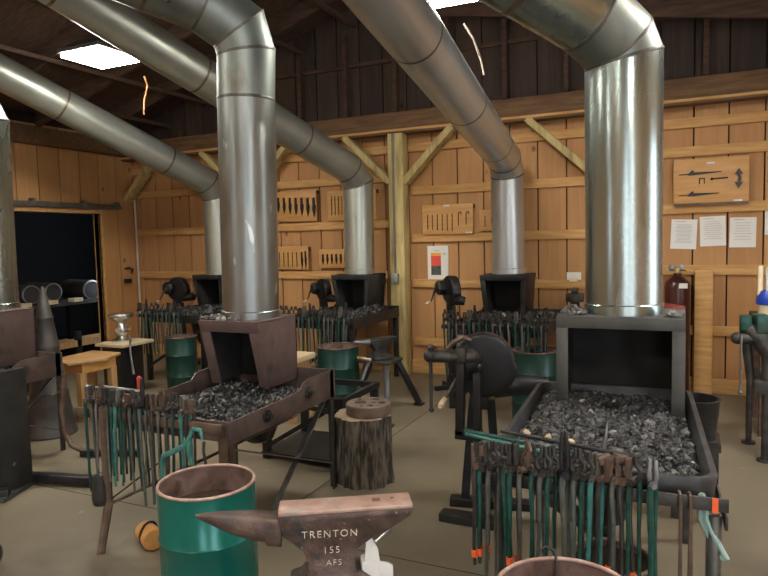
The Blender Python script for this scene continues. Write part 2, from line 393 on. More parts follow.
single('leaning_plank', g, 'rail', 'upright pale plank standing against the back wall right of the maroon cylinder', 'plank', bevel=.004)
single('door_hook', G().tube([(-6.83, 6.37, 1.2), (-6.80, 6.42, 1.21), (-6.79, 6.47, 1.18), (-6.80, 6.45, 1.13)], .012, 8), 'black', 'small black iron hook on the left wall beside the dark doorway', 'hook')

single('door_latch', G().bb(-6.848, -6.8, 6.36, 6.46, 1.0, 1.06), 'black', 'black latch plate under the small iron hook on the left wall', 'latch', bevel=.005)
# ---------------------------------------------------------------- wall hangings
def board(name, label, x0, x1, z0, z1, marks, frame=False):
    t = thing(name, label, 'display board', ((x0 + x1) / 2, YB - .04, z0), 0, 'tool display boards on the back wall')
    y = YB - .075
    part('panel', G().bb(x0, x1, y, y + .022, z0, z1), 'display', t, True, .004)
    part('top_batten', G().bb(x0, x1, y + .02, YB - .001, z1 - .05, z1 - .01), 'iron_brown', t, True)
    for m in marks:
        g = G()
        if m[0] == 'blade':
            _, x, zt, zb, w = m
            g.prism([(x - w * .25, zt), (x + w * .25, zt), (x + w * .3, zt - (zt - zb) * .35), (x + w * .5, zt - (zt - zb) * .4), (x + w * .35, zt - (zt - zb) * .75), (x, zb), (x - w * .35, zt - (zt - zb) * .6), (x - w * .3, zt - (zt - zb) * .35)], y - .012, y - .001)
            part('forged_blade', g, 'black', t, True)
        elif m[0] == 'rod':
            _, x, zt, zb, hook = m
            p = [(x, y - .007, zb), (x, y - .007, zt)]
            if hook: p += [(x + .008, y - .007, zt + .014), (x + .022, y - .007, zt + .016), (x + .032, y - .007, zt + .004), (x + .032, y - .007, zt - .012)]
            part('forged_hook' if hook else 'forged_rod', g.tube(p, .0045, 6), 'black', t, True)
        elif m[0] == 'latch':
            _, x0_, x1_, z = m
            g.prism([(x0_, z - .004), (x0_ + .07, z - .004), (x0_ + .08, z - .012), (x0_ + .12, z - .012), (x1_, z + .004), (x1_, z + .010), (x0_ + .12, z + .014), (x0_ + .125, z + .03), (x0_ + .105, z + .03), (x0_ + .08, z + .004), (x0_, z + .001)], y - .014, y - .001)
            part('strap_hinge', g, 'black', t, True)
        elif m[0] == 'arrow':
            _, x, z0_, z1_ = m
            g.prism([(x, z1_), (x + .035, z1_ - .06), (x + .012, z1_ - .05), (x + .02, (z0_ + z1_) / 2), (x + .012, z0_ + .05), (x + .035, z0_ + .06), (x, z0_), (x - .035, z0_ + .06), (x - .012, z0_ + .05), (x - .004, (z0_ + z1_) / 2), (x - .012, z1_ - .05), (x - .035, z1_ - .06)], y - .016, y - .001)
            part('door_latch', g, 'black', t, True)
        elif m[0] == 'staple':
            _, x, z = m
            part('staple', g.tube([(x - .02, y - .007, z - .03), (x - .02, y - .007, z + .02), (x + .02, y - .007, z + .02), (x + .02, y - .007, z - .03)], .004, 6), 'black', t, True)
        elif m[0] == 'tag':
            _, x, z = m
            part('paper_tag', g.bb(x - .035, x + .035, y - .002, y, z - .008, z + .008), 'paper', t, True)
    return t
board('knife_display_board', 'varnished board of dark knife blades, upper left on the back wall', -4.50, -3.91, 1.745, 2.11,
      [('blade', -4.44 + i * .083, 2.04 - .004 * i, 1.86 - .012 * i, .045 + .002 * i) for i in range(7)])
board('rod_display_board', 'varnished board of upright dark tools behind the far middle duct', -3.76, -3.13, 1.735, 2.08,
      [('rod', -3.70 + i * .045, 2.02, 1.80, False) for i in range(4)] + [('rod', -3.28 + i * .045, 2.02, 1.80, False) for i in range(3)])
board('small_rod_display_board', 'lower left varnished board of slim upright tools beside the dented duct', -4.52, -4.05, 1.17, 1.45,
      [('rod', -4.45 + i * .062, 1.38, 1.20, False) for i in range(5)] + [('blade', -4.13, 1.38, 1.18, .035), ('blade', -4.08, 1.39, 1.18, .03)])
board('tool_display_board', 'small low varnished board of short dark tools left of the far middle duct', -3.90, -3.42, 1.185, 1.41,
      [('blade', -3.84 + i * .06, 1.35, 1.23, .03) for i in range(7)])
board('hook_display_board', 'varnished board of slim rods and hooks right of the timber post', -2.575, -2.00, 1.545, 1.865,
      [('rod', -2.51 + i * .056, 1.76, 1.60 - .005 * i, False) for i in range(6)] + [('rod', -2.16, 1.76, 1.63, True), ('rod', -2.075, 1.76, 1.64, True), ('tag', -2.29, 1.85), ('tag', -2.05, 1.555)])
board('narrow_display_board', 'narrow varnished board of two dark tools left of the far right duct', -1.93, -1.72, 1.565, 1.79,
      [('rod', -1.87, 1.72, 1.61, False), ('rod', -1.80, 1.70, 1.64, True)])
tb = board('hinge_display_board', 'large framed board of strap hinges and a latch above the papers', -.075, .535, 1.755, 2.165,
      [('latch', -.03, .32, 2.03), ('latch', -.03, .30, 1.84), ('arrow', .455, 1.88, 2.06), ('staple', .16, 1.965), ('rod', .33, 1.98, 1.972, False), ('tag', .23, 2.12), ('tag', .45, 1.775)])
part('push_bar', G().tube([(.24, YB - .085, 1.975), (.37, YB - .085, 1.98)], .006, 6).ball((.24, YB - .085, 1.975), .012), 'black', tb, True)
part('lower_ledge', G().bb(-.07, .53, YB - .09, YB - .05, 1.745, 1.765), 'iron_brown', tb, True)
def paper(label, x0, x1, z0, z1, tilt, lines, group='printed sheets under the hinge board'):
    t = thing('paper_notice', label, 'paper', ((x0 + x1) / 2, YB - .01, (z0 + z1) / 2), 0, group)
    w, h = x1 - x0, z1 - z0
    me = G().bb(-w / 2, w / 2, -.002, 0, -h / 2, h / 2).done(0); me.transform(Matrix.Rotation(tilt, 4, 'Y'))
    part('sheet', me, 'paper', t)
    g = G(); 
    for i in range(lines):
        z = h * .32 - i * h * .64 / lines; l = w * rnd.uniform(.25, .38)
        g.bb(-l, l, -.0032, -.0021, z - .0014, z + .0014)
    g.bb(-w * .35, w * .05, -.0032, -.0021, h * .42, h * .435)
    me = g.done(0); me.transform(Matrix.Rotation(tilt, 4, 'Y')); part('printed_lines', me, 'ink', t)
paper('left of the three white printed sheets under the hinge board', -.095, .125, 1.345, 1.62, .04, 14)
paper('middle of the three white printed sheets under the hinge board', .150, .362, 1.368, 1.64, -.03, 9)
paper('right of the three white printed sheets under the hinge board, spaced centred lines', .392, .603, 1.352, 1.622, .01, 7)
paper('white sheet at the right edge of the photo beside the three notices', .668, .88, 1.46, 1.70, 0, 6)
t = thing('wall_poster', 'white poster of a red and orange picture right of the timber post', 'poster', (-2.42, YB - .01, 1.01))
part('sheet', G().bb(-2.545, -2.305, YB - .012, YB - .001, 1.015, 1.42), 'paper', t, True)
g = G().bb(-2.505, -2.39, YB - .0135, YB - .0121, 1.20, 1.31); part('red_picture', g, 'poster_red', t, True)
part('orange_picture', G().bb(-2.505, -2.39, YB - .0135, YB - .0121, 1.31, 1.345), 'poster_orange', t, True)
part('dark_picture', G().bb(-2.505, -2.39, YB - .0135, YB - .0121, 1.10, 1.20), 'poster_dark', t, True)
part('printed_lines', G().bb(-2.37, -2.33, YB - .0135, YB - .0121, 1.335, 1.34).bb(-2.37, -2.325, YB - .0135, YB - .0121, 1.32, 1.325).bb(-2.47, -2.40, YB - .0135, YB - .0121, 1.365, 1.37), 'ink', t, True)
t = thing('wall_outlet', 'white wall outlet plate left of the large front right duct', 'outlet', (-.98, YB - .02, 1.03))
part('plate', G().bb(-1.05, -.91, YB - .03, YB - .001, 1.02, 1.13), 'plastic_white', t, True, .006)
part('plug', G().bb(-1.02, -.94, YB - .06, YB - .03, 1.035, 1.07), 'cream', t, True, .008)
single('orange_power_cord', G().tube([(-2.95, 6.56, 1.0), (-2.955, 6.57, .8), (-2.95, 6.56, .6), (-3.0, 6.57, .3), (-3.1, 6.55, .02)], .012, 8), 'cord_orange', 'orange cord hanging down just left of the timber post', 'cord')

# ---------------------------------------------------------------- lamps
def lamp(x, y, z, label):
    t = thing('ceiling_lamp', label, 'lamp', (x, y, z), 0, 'square hanging shop lamps')
    part('housing', G().rings([[(-.24, -.23, 0), (.24, -.23, 0), (.24, .23, 0), (-.24, .23, 0)], [(-.24, -.23, .03), (.24, -.23, .03), (.24, .23, .03), (-.24, .23, .03)], [(-.14, -.13, .11), (.14, -.13, .11), (.14, .13, .11), (-.14, .13, .11)]]), 'track', t)
    part('diffuser', G().bb(-.225, .225, -.215, .215, -.035, -.001), 'lamp', t, bevel=.012)
    part('hanger', G().cyl((0, 0, .11), (0, 0, roofz(x) - z - .1), .006, n=8), 'track', t)
    return t
lamp(-4.50, 4.06, 3.12, 'bright square lamp hanging between the two left ducts')
lamp(-1.47, 4.15, 3.14, 'bright square lamp at the top middle beside the far right duct')
for i, (x, y) in enumerate([(-4.3, 1.4), (-1.2, .9), (.9, 3.6), (1.2, .2), (-4.3, -2.0), (-1.2, -2.4)]):
    lamp(x, y, min(3.7, roofz(x) - .42), 'square shop lamp hanging behind the camera')
single('orange_cord', G().tube([(-4.40, 4.45, 3.02), (-4.42, 4.50, 2.95), (-4.47, 4.5, 2.82), (-4.48, 4.50, 2.70)], .008, 8), 'cord_orange', 'orange brown cord hanging above the far middle duct near the left lamp', 'cord')
single('white_cable', G().tube([(-1.36, 4.3, 2.95), (-1.31, 4.35, 2.86), (-1.27, 4.4, 2.72), (-1.25, 4.4, 2.62)], .007, 8), 'cord_white', 'pale cable dangling beside the far right duct below the lamp', 'cable')

# ---------------------------------------------------------------- exhaust ducts
def duct(label, path, r, jv, elbow_mat, mt, bands, seg_lens=1.2):
    """path: straight stretches joined by mitres; jv = index where the vertical stretch ends, then elbow gores, last stretch slopes"""
    t = thing('exhaust_duct', label, 'duct', path[0])
    P = [Vector(p) for p in path]
    n = 40
    def stretch(pts, first_ring=None):
        pass
    # rings over the whole path with mitres
    d0 = (P[1] - P[0]).normalized(); u = d0.orthogonal().normalized(); v = d0.cross(u)
    rs = [[P[0] + r * (math.cos(2 * math.pi * i / n) * u + math.sin(2 * math.pi * i / n) * v) for i in range(n)]]
    for k in range(1, len(P)):
        d = (P[k] - P[k - 1]).normalized()
        nn = (d + (P[k + 1] - P[k]).normalized()).normalized() if k < len(P) - 1 else d
        rs.append([p + d * ((P[k] - p).dot(nn) / d.dot(nn)) for p in rs[-1]])
    def seg(a, b, name, m):
        o = part(name, G().rings(rs[a:b + 1], False, False), m, t, True, smooth=25)
        return o
    vp = seg(0, jv, 'vertical_pipe', mt)
    for k in range(jv, len(P) - 2): seg(k, k + 1, 'elbow', elbow_mat)
    sp = seg(len(P) - 2, len(P) - 1, 'sloped_pipe', mt)
    for k in range(jv, len(P) - 1):                      # crimped seams on the mitres
        c = P[k]; out = [[c + (p - c) * 1.012 for p in rs[k]]]
        g = G(); d = (P[k] - P[k - 1]).normalized() * .0055
        out2 = [c + (p - c) * 1.002 - d * 1.6 for p in rs[k]]; out3 = [c + (p - c) * 1.002 + d * 1.6 for p in rs[k]]
        g.rings([out2, [p - d for p in out[0]], [p + d for p in out[0]], out3], False, False)
        o = part('seam', g, 'seam', t, True)
    d = (P[-1] - P[-2]); L = d.length; dn = d.normalized(); s = bands
    while s < L - .1:
        c = P[-2] + dn * s
        if s > .12:
            g = G().cyl(c - dn * .011, c + dn * .011, r * 1.010, n=n, caps=False)
            o = part('joint_band', g, 'duct_band', sp, True)
        s += seg_lens
    # collar at the foot
    part('collar', G().lathe([(r * 1.0, .0), (r * 1.04, .002), (r * 1.04, .05), (r * 1.0, .055)], P[0], n, (P[1] - P[0]).normalized(), True), mt, t, True)
    return t, rs
def ext(a, b, s):
    a = Vector(a); b = Vector(b); return tuple(a + (b - a) * s)
duct('largest bright galvanized duct with a segmented elbow, front right', [(-.245, 3.15, 1.13), (-.247, 3.15, 2.285), (-.275, 3.12, 2.36), (-.38, 2.985, 2.455), ext((-.38, 2.985, 2.455), (-.67, 2.71, 2.62), 2.1)], .168, 1, 'galv_stain', 'galv', .35)
duct('dented galvanized duct with a dark seamed elbow rising from the mauve hood', [(-2.345, 3.13, 1.05), (-2.318, 3.13, 2.335), (-2.300, 3.125, 2.60), (-2.32, 3.09, 2.73), (-2.44, 2.93, 2.85), ext((-2.44, 2.93, 2.85), (-2.68, 2.58, 2.955), 3.2)], .167, 1, 'galv_stain', 'galv_worn', .30)
duct('far middle duct sloping up to the upper left corner from above the far middle forge', [(-3.18, 6.20, 1.14), (-3.165, 6.2, 2.12), (-3.20, 6.05, 2.26), ext((-3.20, 6.05, 2.26), (-3.895, 3.62, 3.20), 1.3)], .16, 1, 'galv_warm', 'galv_warm', .7)
duct('far right duct sloping up past the lamp from the far right forge', [(-1.535, 6.20, 1.14), (-1.545, 6.2, 2.10), (-1.54, 6.08, 2.25), ext((-1.54, 6.08, 2.25), (-1.23, 2.70, 2.61), 1.08)], .156, 1, 'galv_light', 'galv_light', .55)
duct('far left duct sloping down behind the dented duct', [(-5.085, 6.20, 1.12), (-5.085, 6.2, 2.08), (-5.10, 6.06, 2.24), ext((-5.10, 6.06, 2.24), (-5.70, 4.10, 3.09), 1.15)], .16, 1, 'galv_warm', 'galv_warm', .55)
duct('galvanized duct cut off by the left edge of the photo', [(-4.70, 3.10, 1.05), (-4.67, 3.10, 2.42), (-4.70, 3.05, 2.56), (-4.80, 2.93, 2.70), (-5.2, 2.3, 2.95)], .176, 1, 'galv', 'galv', .4)

# ---------------------------------------------------------------- coal
def rocks(n, fn, smin, smax, seed):
    r = random.Random(seed); g = G(); b = g.b
    p_ = 1.618
    dirs = [Vector(v).normalized() for v in [(-1, p_, 0), (1, p_, 0), (-1, -p_, 0), (1, -p_, 0), (0, -1, p_), (0, 1, p_), (0, -1, -p_), (0, 1, -p_), (p_, 0, -1), (p_, 0, 1), (-p_, 0, -1), (-p_, 0, 1)]]
    F = [(0, 11, 5), (0, 5, 1), (0, 1, 7), (0, 7, 10), (0, 10, 11), (1, 5, 9), (5, 11, 4), (11, 10, 2), (10, 7, 6), (7, 1, 8), (3, 9, 4), (3, 4, 2), (3, 2, 6), (3, 6, 8), (3, 8, 9), (4, 9, 5), (2, 4, 11), (6, 2, 10), (8, 6, 7), (9, 8, 1)]
    for i in range(n):
        p = fn(r)
        s = smin + (smax - smin) * r.random() ** 2.5
        q = Quaternion((r.gauss(0, 1), r.gauss(0, 1), r.gauss(0, 1), r.gauss(0, 1))).normalized()
        vs = [b.verts.new(Vector(p) + q @ (d * s * r.uniform(.62, 1.12))) for d in dirs]
        for f in F: b.faces.new([vs[k] for k in f])
    return g
def coal_heap(x0, x1, y0, y1, z, hump, n, seed, label, mix=True, smax=.026):
    """bed with a heaped surface, one stuff object made of lumps on a lumpy base"""
    cx = (x0 + x1) / 2
    def h(x, y):
        u = (x - x0) / (x1 - x0); v = (y - y0) / (y1 - y0)
        e = min(1, 5 * min(u, 1 - u, v, 1 - v) + .15)
        return z + e * (hump * (.5 + .5 * math.sin(5 * u + seed) * math.cos(4 * v)) + hump * .6 - hump * 1.0 * math.exp(-((u - .5) ** 2 + (v - .72) ** 2) / .02))
    g = rocks(n, lambda r: (lambda x, y: (x, y, h(x, y) + r.uniform(-.012, .008)))(r.uniform(x0 + .012, x1 - .012), r.uniform(y0 + .012, y1 - .012)), .008, smax, seed)
    me = g.done(0)
    me.materials.append(M['coal']); me.materials.append(M['coke']); me.materials.append(M['ash'])
    r = random.Random(seed)
    idx = []
    for i in range(len(me.polygons) // 20):
        q = r.random(); k = 2 if q > .988 else (1 if q > .86 else 0); idx += [k] * 20
    me.polygons.foreach_set('material_index', idx)
    # the base under the lumps
    b = bmesh.new(); b.from_mesh(me); nx, ny = 22, 26; grid = []
    for i in range(nx + 1):
        row = []
        for j in range(ny + 1):
            x = x0 + (x1 - x0) * i / nx; y = y0 + (y1 - y0) * j / ny
            row.append(b.verts.new((x, y, h(x, y) - .006)))
        grid.append(row)
    for i in range(nx):
        for j in range(ny): b.faces.new((grid[i][j], grid[i + 1][j], grid[i + 1][j + 1], grid[i][j + 1]))
    me2 = bpy.data.meshes.new('coal'); b.to_mesh(me2); b.free()
    for m in ('coal', 'coke', 'ash'): me2.materials.append(M[m])
    c = Vector((cx, (y0 + y1) / 2, z)); me2.transform(Matrix.Translation(-c))
    o = bpy.data.objects.new('coal', me2); COL.objects.link(o); o.location = c
    o['label'] = label; o['category'] = 'coal'; o['kind'] = 'stuff'
    return o
def rubble(label, c, rx, ry, n, seed, hz=.03, mt='ash'):
    def f(r):
        a = r.uniform(0, 6.28); d = math.sqrt(r.random()); return (c[0] + rx * d * math.cos(a), c[1] + ry * d * math.sin(a), c[2] + .008 + hz * (1 - d) * r.random())
    g = rocks(n, f, .008, .022, seed)
    me = g.done(0); me.materials.append(M['coke']); me.materials.append(M['ash'])
    r = random.Random(seed); idx = []
    for i in range(len(me.polygons) // 20): idx += [1 if r.random() > .7 else 0] * 20
    me.polygons.foreach_set('material_index', idx)
    me.transform(Matrix.Translation(-Vector(c)))
    o = bpy.data.objects.new('clinker', me); COL.objects.link(o); o.location = c
    o['label'] = label; o['category'] = 'clinker'; o['kind'] = 'stuff'

# ---------------------------------------------------------------- smoke hoods (each part of its forge)
def hood(t, x0, x1, yf, yb, zt, zb, m, lean=.0, taper=.0, fr=.05, lip=.0):
    """open-fronted steel box; lean moves the foot of the front back, taper narrows the foot"""
    h = .012
    A = [(x0, yf, zt), (x1, yf, zt), (x1 - taper, yf + lean, zb), (x0 + taper, yf + lean, zb)]
    Bk = [(x0, yb, zt), (x1, yb, zt), (x1 - taper, yb, zb), (x0 + taper, yb, zb)]
    g = G(); b = g.b
    def quad(p, q, r_, s, off):                              # plate with thickness
        o = Vector(off); vs = [b.verts.new(v) for v in (p, q, r_, s)] + [b.verts.new(Vector(v) + o) for v in (p, q, r_, s)]
        for f in ((0, 1, 2, 3), (7, 6, 5, 4), (0, 4, 5, 1), (1, 5, 6, 2), (2, 6, 7, 3), (3, 7, 4, 0)): b.faces.new([vs[i] for i in f])
    quad(A[0], Bk[0], Bk[3], A[3], (h, 0, 0)); quad(A[1], Bk[1], Bk[2], A[2], (-h, 0, 0))
    quad(Bk[0], Bk[1], Bk[2], Bk[3], (0, -h, 0)); quad(A[0], A[1], Bk[1], Bk[0], (0, 0, h))
    o = part('hood', g, m, t, True, .003)
    # front frame: four strips
    g = G(); b = g.b
    ax = fr; top = fr * .8; sl = lean / (zt - zb)
    def fp(u, z):                                             # u 0..1 across at height z
        k = (zt - z) / (zt - zb); l = x0 + taper * k; r_ = x1 - taper * k
        return (l + (r_ - l) * u, yf + lean * k - .004, z)
    ui = fr / (x1 - x0)
    quad(fp(0, zt + h), fp(1, zt + h), fp(1, zt - top), fp(0, zt - top), (0, h, 0))
    quad(fp(0, zt - top), fp(ui, zt - top), fp(ui, zb), fp(0, zb), (0, h, 0))
    quad(fp(1 - ui, zt - top), fp(1, zt - top), fp(1, zb), fp(1 - ui, zb), (0, h, 0))
    if lip: quad(fp(ui, zb + lip), fp(1 - ui, zb + lip), fp(1 - ui, zb), fp(ui, zb), (0, h, 0))
    part('front_frame', g, m, t, True, .002)
    g = G(); b = g.b; e = .016
    quad((x0 + e + taper * .3, yb - e, zt - e), (x1 - e - taper * .3, yb - e, zt - e), (x1 - e - taper, yb - e, zb), (x0 + e + taper, yb - e, zb), (0, -.003, 0))
    quad((x0 + e, yf + .02, zt - .002), (x1 - e, yf + .02, zt - .002), (x1 - e, yb - e, zt - .002), (x0 + e, yb - e, zt - .002), (0, 0, -.004))
    quad((x0 + h + .001, yf + .02, zt - e), (x0 + h + .001, yb - e, zt - e), (x0 + h + .001 + taper, yb - e, zb), (x0 + h + .001 + taper, yf + lean + .02, zb), (.003, 0, 0))
    quad((x1 - h - .001, yf + .02, zt - e), (x1 - h - .001, yb - e, zt - e), (x1 - h - .001 - taper, yb - e, zb), (x1 - h - .001 - taper, yf + lean + .02, zb), (-.003, 0, 0))
    part('lining', g, 'soot', t, True)
    return o

# ---------------------------------------------------------------- forge with plate sides (left ones)
def plate_forge(label, ox, oy, hoodmat='hood_mauve', near=True):
    """ox,oy shift from the middle forge's place"""
    t = thing('coal_forge', label, 'forge', (-2.36 + ox, 2.75 + oy, 0), 0, 'coal forges')
    X0, X1, Y0, Y1 = -2.68 + ox, -1.90 + ox, 2.33 + oy, 3.34 + oy
    zt, zb = .73, .58
    # right and left side plates, with a low scalloped cut near the front
    ym = Y0 + .62
    poly = [(Y0, zb - .02), (Y1, zb - .02), (Y1, zt), (ym + .10, zt), (ym + .04, zt - .012), (ym, zt - .045), (ym - .10, zt - .05), (ym - .2, zt - .055), (Y0, zt - .06)]
    for x in (X1 - .01, X0):
        s = part('side_plate', G().prism(poly, x, x + .01, 'yz'), 'pan_rust', t, True, .002)
        if x > X0:
            for yy, zz in ((Y0 + .30, .625), (ym + .08, .655)):
                part('bolt', G().cyl((x + .01, yy, zz), (x + .018, yy, zz), .034, n=20).cyl((x + .018, yy, zz), (x + .045, yy, zz), .014, n=12).cyl((x + .018, yy, zz), (x + .03, yy, zz), .022, n=6), 'iron', s, True)
    part('pan', G().bb(X0 + .01, X1 - .01, Y0, Y1, .575, .585).bb(X0 + .01, X1 - .01, Y1 - .012, Y1, .585, zt - .005).bb(X0 + .01, X1 - .01, Y0, Y0 + .01, .585, .672), 'pan_rust', t, True)
    # slack stretcher braces, legs
    for (x, y) in ((X1 - .02, Y1 - .02), (X0 + .02, Y1 - .02)):
        part('leg', G().bb(x - .02, x + .02, y - .006, y, 0, .73).bb(x + .014, x + .02, y - .04, y, 0, .73), 'iron', t, True)
    part('leg', G().bb(X1 - .06, X1 - .005, Y0 - .006, Y0 + .004, .30, .66).bb(X1 - .011, X1 - .005, Y0, Y0 + .05, 0, .66).bb(X1 - .05, X1 - .005, Y0, Y0 + .006, 0, .3), 'iron_brown', t, True)
    xl = X0 + .055; yl = Y0 - .07
    part('leg', G().tube([(xl, yl, .70), (xl, yl, .34), (xl, yl, .20), (xl + .055, yl - .11, .0)], [.022, .022, .022, .018], 8), 'iron_brown', t, True)
    w = part('leg_weight', G().lathe([(.0, 0), (.040, .01), (.046, .04), (.042, .12), (.034, .16), (.012, .17)], (xl - .035, yl - .01, .19), 14), 'iron', t, True)
    part('cross_brace', G().bar((xl + .01, yl, .20), (xl + .75, Y0 + .55, .57), .03, .008), 'iron_brown', t, True)
    part('cross_brace', G().bar((xl + .02, yl + .01, .23), (xl + .5, Y0 + .1, .60), .028, .008), 'iron', t, True)
    part('cross_brace', G().bar((X1 - .03, Y0 + .02, .54), (X1 - .03, Y1 - .05, .16), .008, .032, (1, 0, 0)), 'steel', t, True)
    part('cross_brace', G().bar((X1 - .045, Y0 + .3, .02), (X1 - .045, Y1 - .05, .56), .008, .032, (1, 0, 0)), 'steel', t, True)
    part('fire_pot', G().lathe([(.06, .32), (.09, .34), (.16, .5), (.19, .575)], ((X0 + X1) / 2, Y0 + .75, 0), 20), 'iron', t, True)
    part('tool_rail', G().bb(X0 - .15, X1 + .0, Y0 - .055, Y0 - .045, .63, .675).bb(X0 + .06, X0 + .07, Y0 - .05, Y0 + .01, .63, .67).bb(X1 - .03, X1 - .02, Y0 - .05, Y0 + .01, .60, .64), 'iron_brown', t, True, .002)
    hood(t, -2.575 + ox, -2.155 + ox, 2.93 + oy, 3.325 + oy, 1.045, .66, hoodmat, lean=.10, fr=.07)
    return t, (X0, X1, Y0, Y1)
plate_forge('coal forge of brown steel plates under a mauve hood, left of centre', 0, 0)
coal_heap(-2.66, -1.92, 2.35, 3.31, .585, .034, 2300, 3, 'heap of grey coal and clinker in the brown plate forge under the mauve hood', smax=.024)
rubble('clinker lumps lying on top of the mauve hood around the dented duct', (-2.44, 2.965, 1.058), .15, .022, 60, 5, .03)
plate_forge('brown plate forge cut off by the left edge of the photo', -2.25, -.10)
coal_heap(-4.91, -4.17, 2.26, 3.21, .60, .04, 900, 4, 'coal in the forge at the left edge of the photo')

# ---------------------------------------------------------------- front right forge: cast pan in an angle frame
t = thing('coal_forge', 'coal forge with a rounded cast pan and a wide grey hood, front right', 'forge', (.11, 2.1, 0), 0, 'coal forges')
def rrect(x0, x1, y0, y1, r, z, n=6):
    out = []
    for cx, cy, a0 in ((x1 - r, y1 - r, 0), (x0 + r, y1 - r, 90), (x0 + r, y0 + r, 180), (x1 - r, y0 + r, 270)):
        for i in range(n + 1):
            a = R(a0 + 90 * i / n); out.append((cx + r * math.cos(a), cy + r * math.sin(a), z))
    return out
PX0, PX1, PY0, PY1 = -.60, .112, 2.10, 3.32
g = G().rings([rrect(PX0 + .04, PX1 - .04, PY0 + .04, PY1 - .04, .05, .655), rrect(PX0 + .012, PX1 - .012, PY0 + .012, PY1 - .012, .07, .675), rrect(PX0, PX1, PY0, PY1, .08, .748), rrect(PX0 + .004, PX1 - .004, PY0 + .004, PY1 - .004, .076, .758),
               rrect(PX0 + .022, PX1 - .022, PY0 + .022, PY1 - .022, .06, .758), rrect(PX0 + .028, PX1 - .028, PY0 + .028, PY1 - .028, .055, .748), rrect(PX0 + .045, PX1 - .045, PY0 + .045, PY1 - .045, .05, .67)])
part('pan', g, 'cast', t, True, smooth=50)
g = G().bb(-.64, .130, 2.060, 2.070, .678, .718).bb(-.64, .130, 2.070, 2.11, .678, .684)
part('tool_rail', g, 'iron', t, True, .002)
part('frame', G().bb(-.64, -.63, 2.07, 3.34, .62, .66).bb(.122, .130, 2.07, 3.34, .62, .66).bb(-.64, .130, 3.33, 3.34, .62, .66), 'iron', t, True, .002)
part('leg', G().cyl((.095, 2.10, 0), (.095, 2.10, .655), .022, n=16), 'steel', t, True, label='pale worn pipe leg')
part('leg', G().cyl((-.555, 2.12, 0), (-.555, 2.12, .655), .022, n=16), 'steel', t, True, label='mottled grey pipe leg')
for x in (.085, -.60): part('leg', G().cyl((x, 3.33, 0), (x, 3.33, .60), .022, n=16), 'iron', t, True)
part('fire_pot', G().lathe([(.05, .30), (.08, .32), (.15, .5), (.19, .634)], (-.25, 2.75, 0), 24), 'iron', t, True)
part('ash_gate', G().cyl((-.25, 2.75, .16), (-.25, 2.75, .30), .045, n=16).cyl((-.25, 2.75, .24), (-.75, 3.05, .42), .038, n=16), 'iron', t, True)
t.rotation_euler.z = R(3)
bpy.context.view_layer.update()
hood(t, -.515, .018, 2.95, 3.36, 1.125, .70, 'hood_grey', fr=.052)
fc = coal_heap(PX0 + .04, PX1 - .04, PY0 + .04, 3.28, .695, .04, 4200, 9, 'heap of black coal filling the cast pan of the front right forge', smax=.026)
fc.rotation_euler.z = R(3); fc.location = Matrix.Translation((.11, 2.1, 0)) @ Matrix.Rotation(R(3), 4, 'Z') @ Matrix.Translation((-.11, -2.1, 0)) @ fc.location
rubble('grey clinker lumps on the left of the wide grey hood', (-.455, 3.03, 1.137), .05, .05, 60, 6, .05)
rubble('few clinker crumbs on the right of the wide grey hood', (-.03, 3.02, 1.137), .03, .04, 12, 8, .02)
# chisel / poker standing in coal
single('poker', G().tube([(-.245, 2.30, .745), (-.235, 2.305, .80), (-.23, 2.31, .85)], [.012, .006, .002], 8), 'steel', 'small grey pointed iron standing up in the coal of the front right forge', 'iron')
for i, (x, y, l) in enumerate(((-.525, 2.35, 'left white clinker lump on the coal near the tongs'), (-.36, 2.33, 'right white clinker lump on the coal near the tongs'), (-.445, 2.36, 'middle white clinker lump on the coal near the tongs'), (-.40, 2.93, 'white chip on the coal at the left foot of the grey hood'))):
    g = rocks(2, lambda r: (x + r.uniform(-.006, .006), y, .755 + (.01 if i == 0 else 0)), .014, .016, 30 + i)
    single('clinker_lump', g, 'cut', l, 'clinker', smooth=0)

# ---------------------------------------------------------------- far forges
def far_forge(label, x, hw, m='hood_black', tap=.03, hx=None):
    t = thing('coal_forge', label, 'forge', (x, 5.85, 0), 0, 'coal forges')
    X0, X1, Y0, Y1 = x - hw, x + hw, 5.28, 6.38
    part('pan', G().bb(X0, X1, Y0, Y1, .66, .672).bb(X0, X0 + .012, Y0, Y1, .672, .76).bb(X1 - .012, X1, Y0, Y1, .672, .76).bb(X0, X1, Y1 - .012, Y1, .672, .78).bb(X0, X1, Y0, Y0 + .012, .672, .74), 'hood_black', t, True)
    for a, b in ((X0 + .03, Y0 + .03), (X1 - .03, Y0 + .03), (X0 + .03, Y1 - .03), (X1 - .03, Y1 - .03)):
        part('leg', G().bb(a - .025, a + .025, b - .025, b + .025, 0, .66), 'black', t, True, .004)
    part('cross_brace', G().bar((X0 + .03, Y0 + .0, .15), (X1 - .03, Y0 + .0, .6), .03, .01, (0, 1, 0)), 'black', t, True)
    part('fire_pot', G().lathe([(.05, .35), (.08, .36), (.15, .52), (.18, .66)], (x, 5.8, 0), 20), 'black', t, True)
    part('tool_rail', G().bb(X0 - .03, X1 + .03, Y0 - .07, Y0 - .058, .72, .755).bb(X0, X0 + .01, Y0 - .06, Y0, .72, .75).bb(X1 - .01, X1, Y0 - .06, Y0, .72, .75), 'black', t, True)
    hood(t, (hx or x) - .225, (hx or x) + .225, 5.97, 6.40, 1.125, .76, m, lean=.04, taper=tap, fr=.05)
    return t
far_forge('far right forge with a black hood and tongs along its front', -1.43, .43, hx=-1.54)
far_forge('far middle forge with a black hood left of the timber post', -3.20, .40, tap=.04, hx=-3.18)
far_forge('far left forge with a black hood behind the dented duct', -5.0, .42, tap=.05, hx=-5.09)
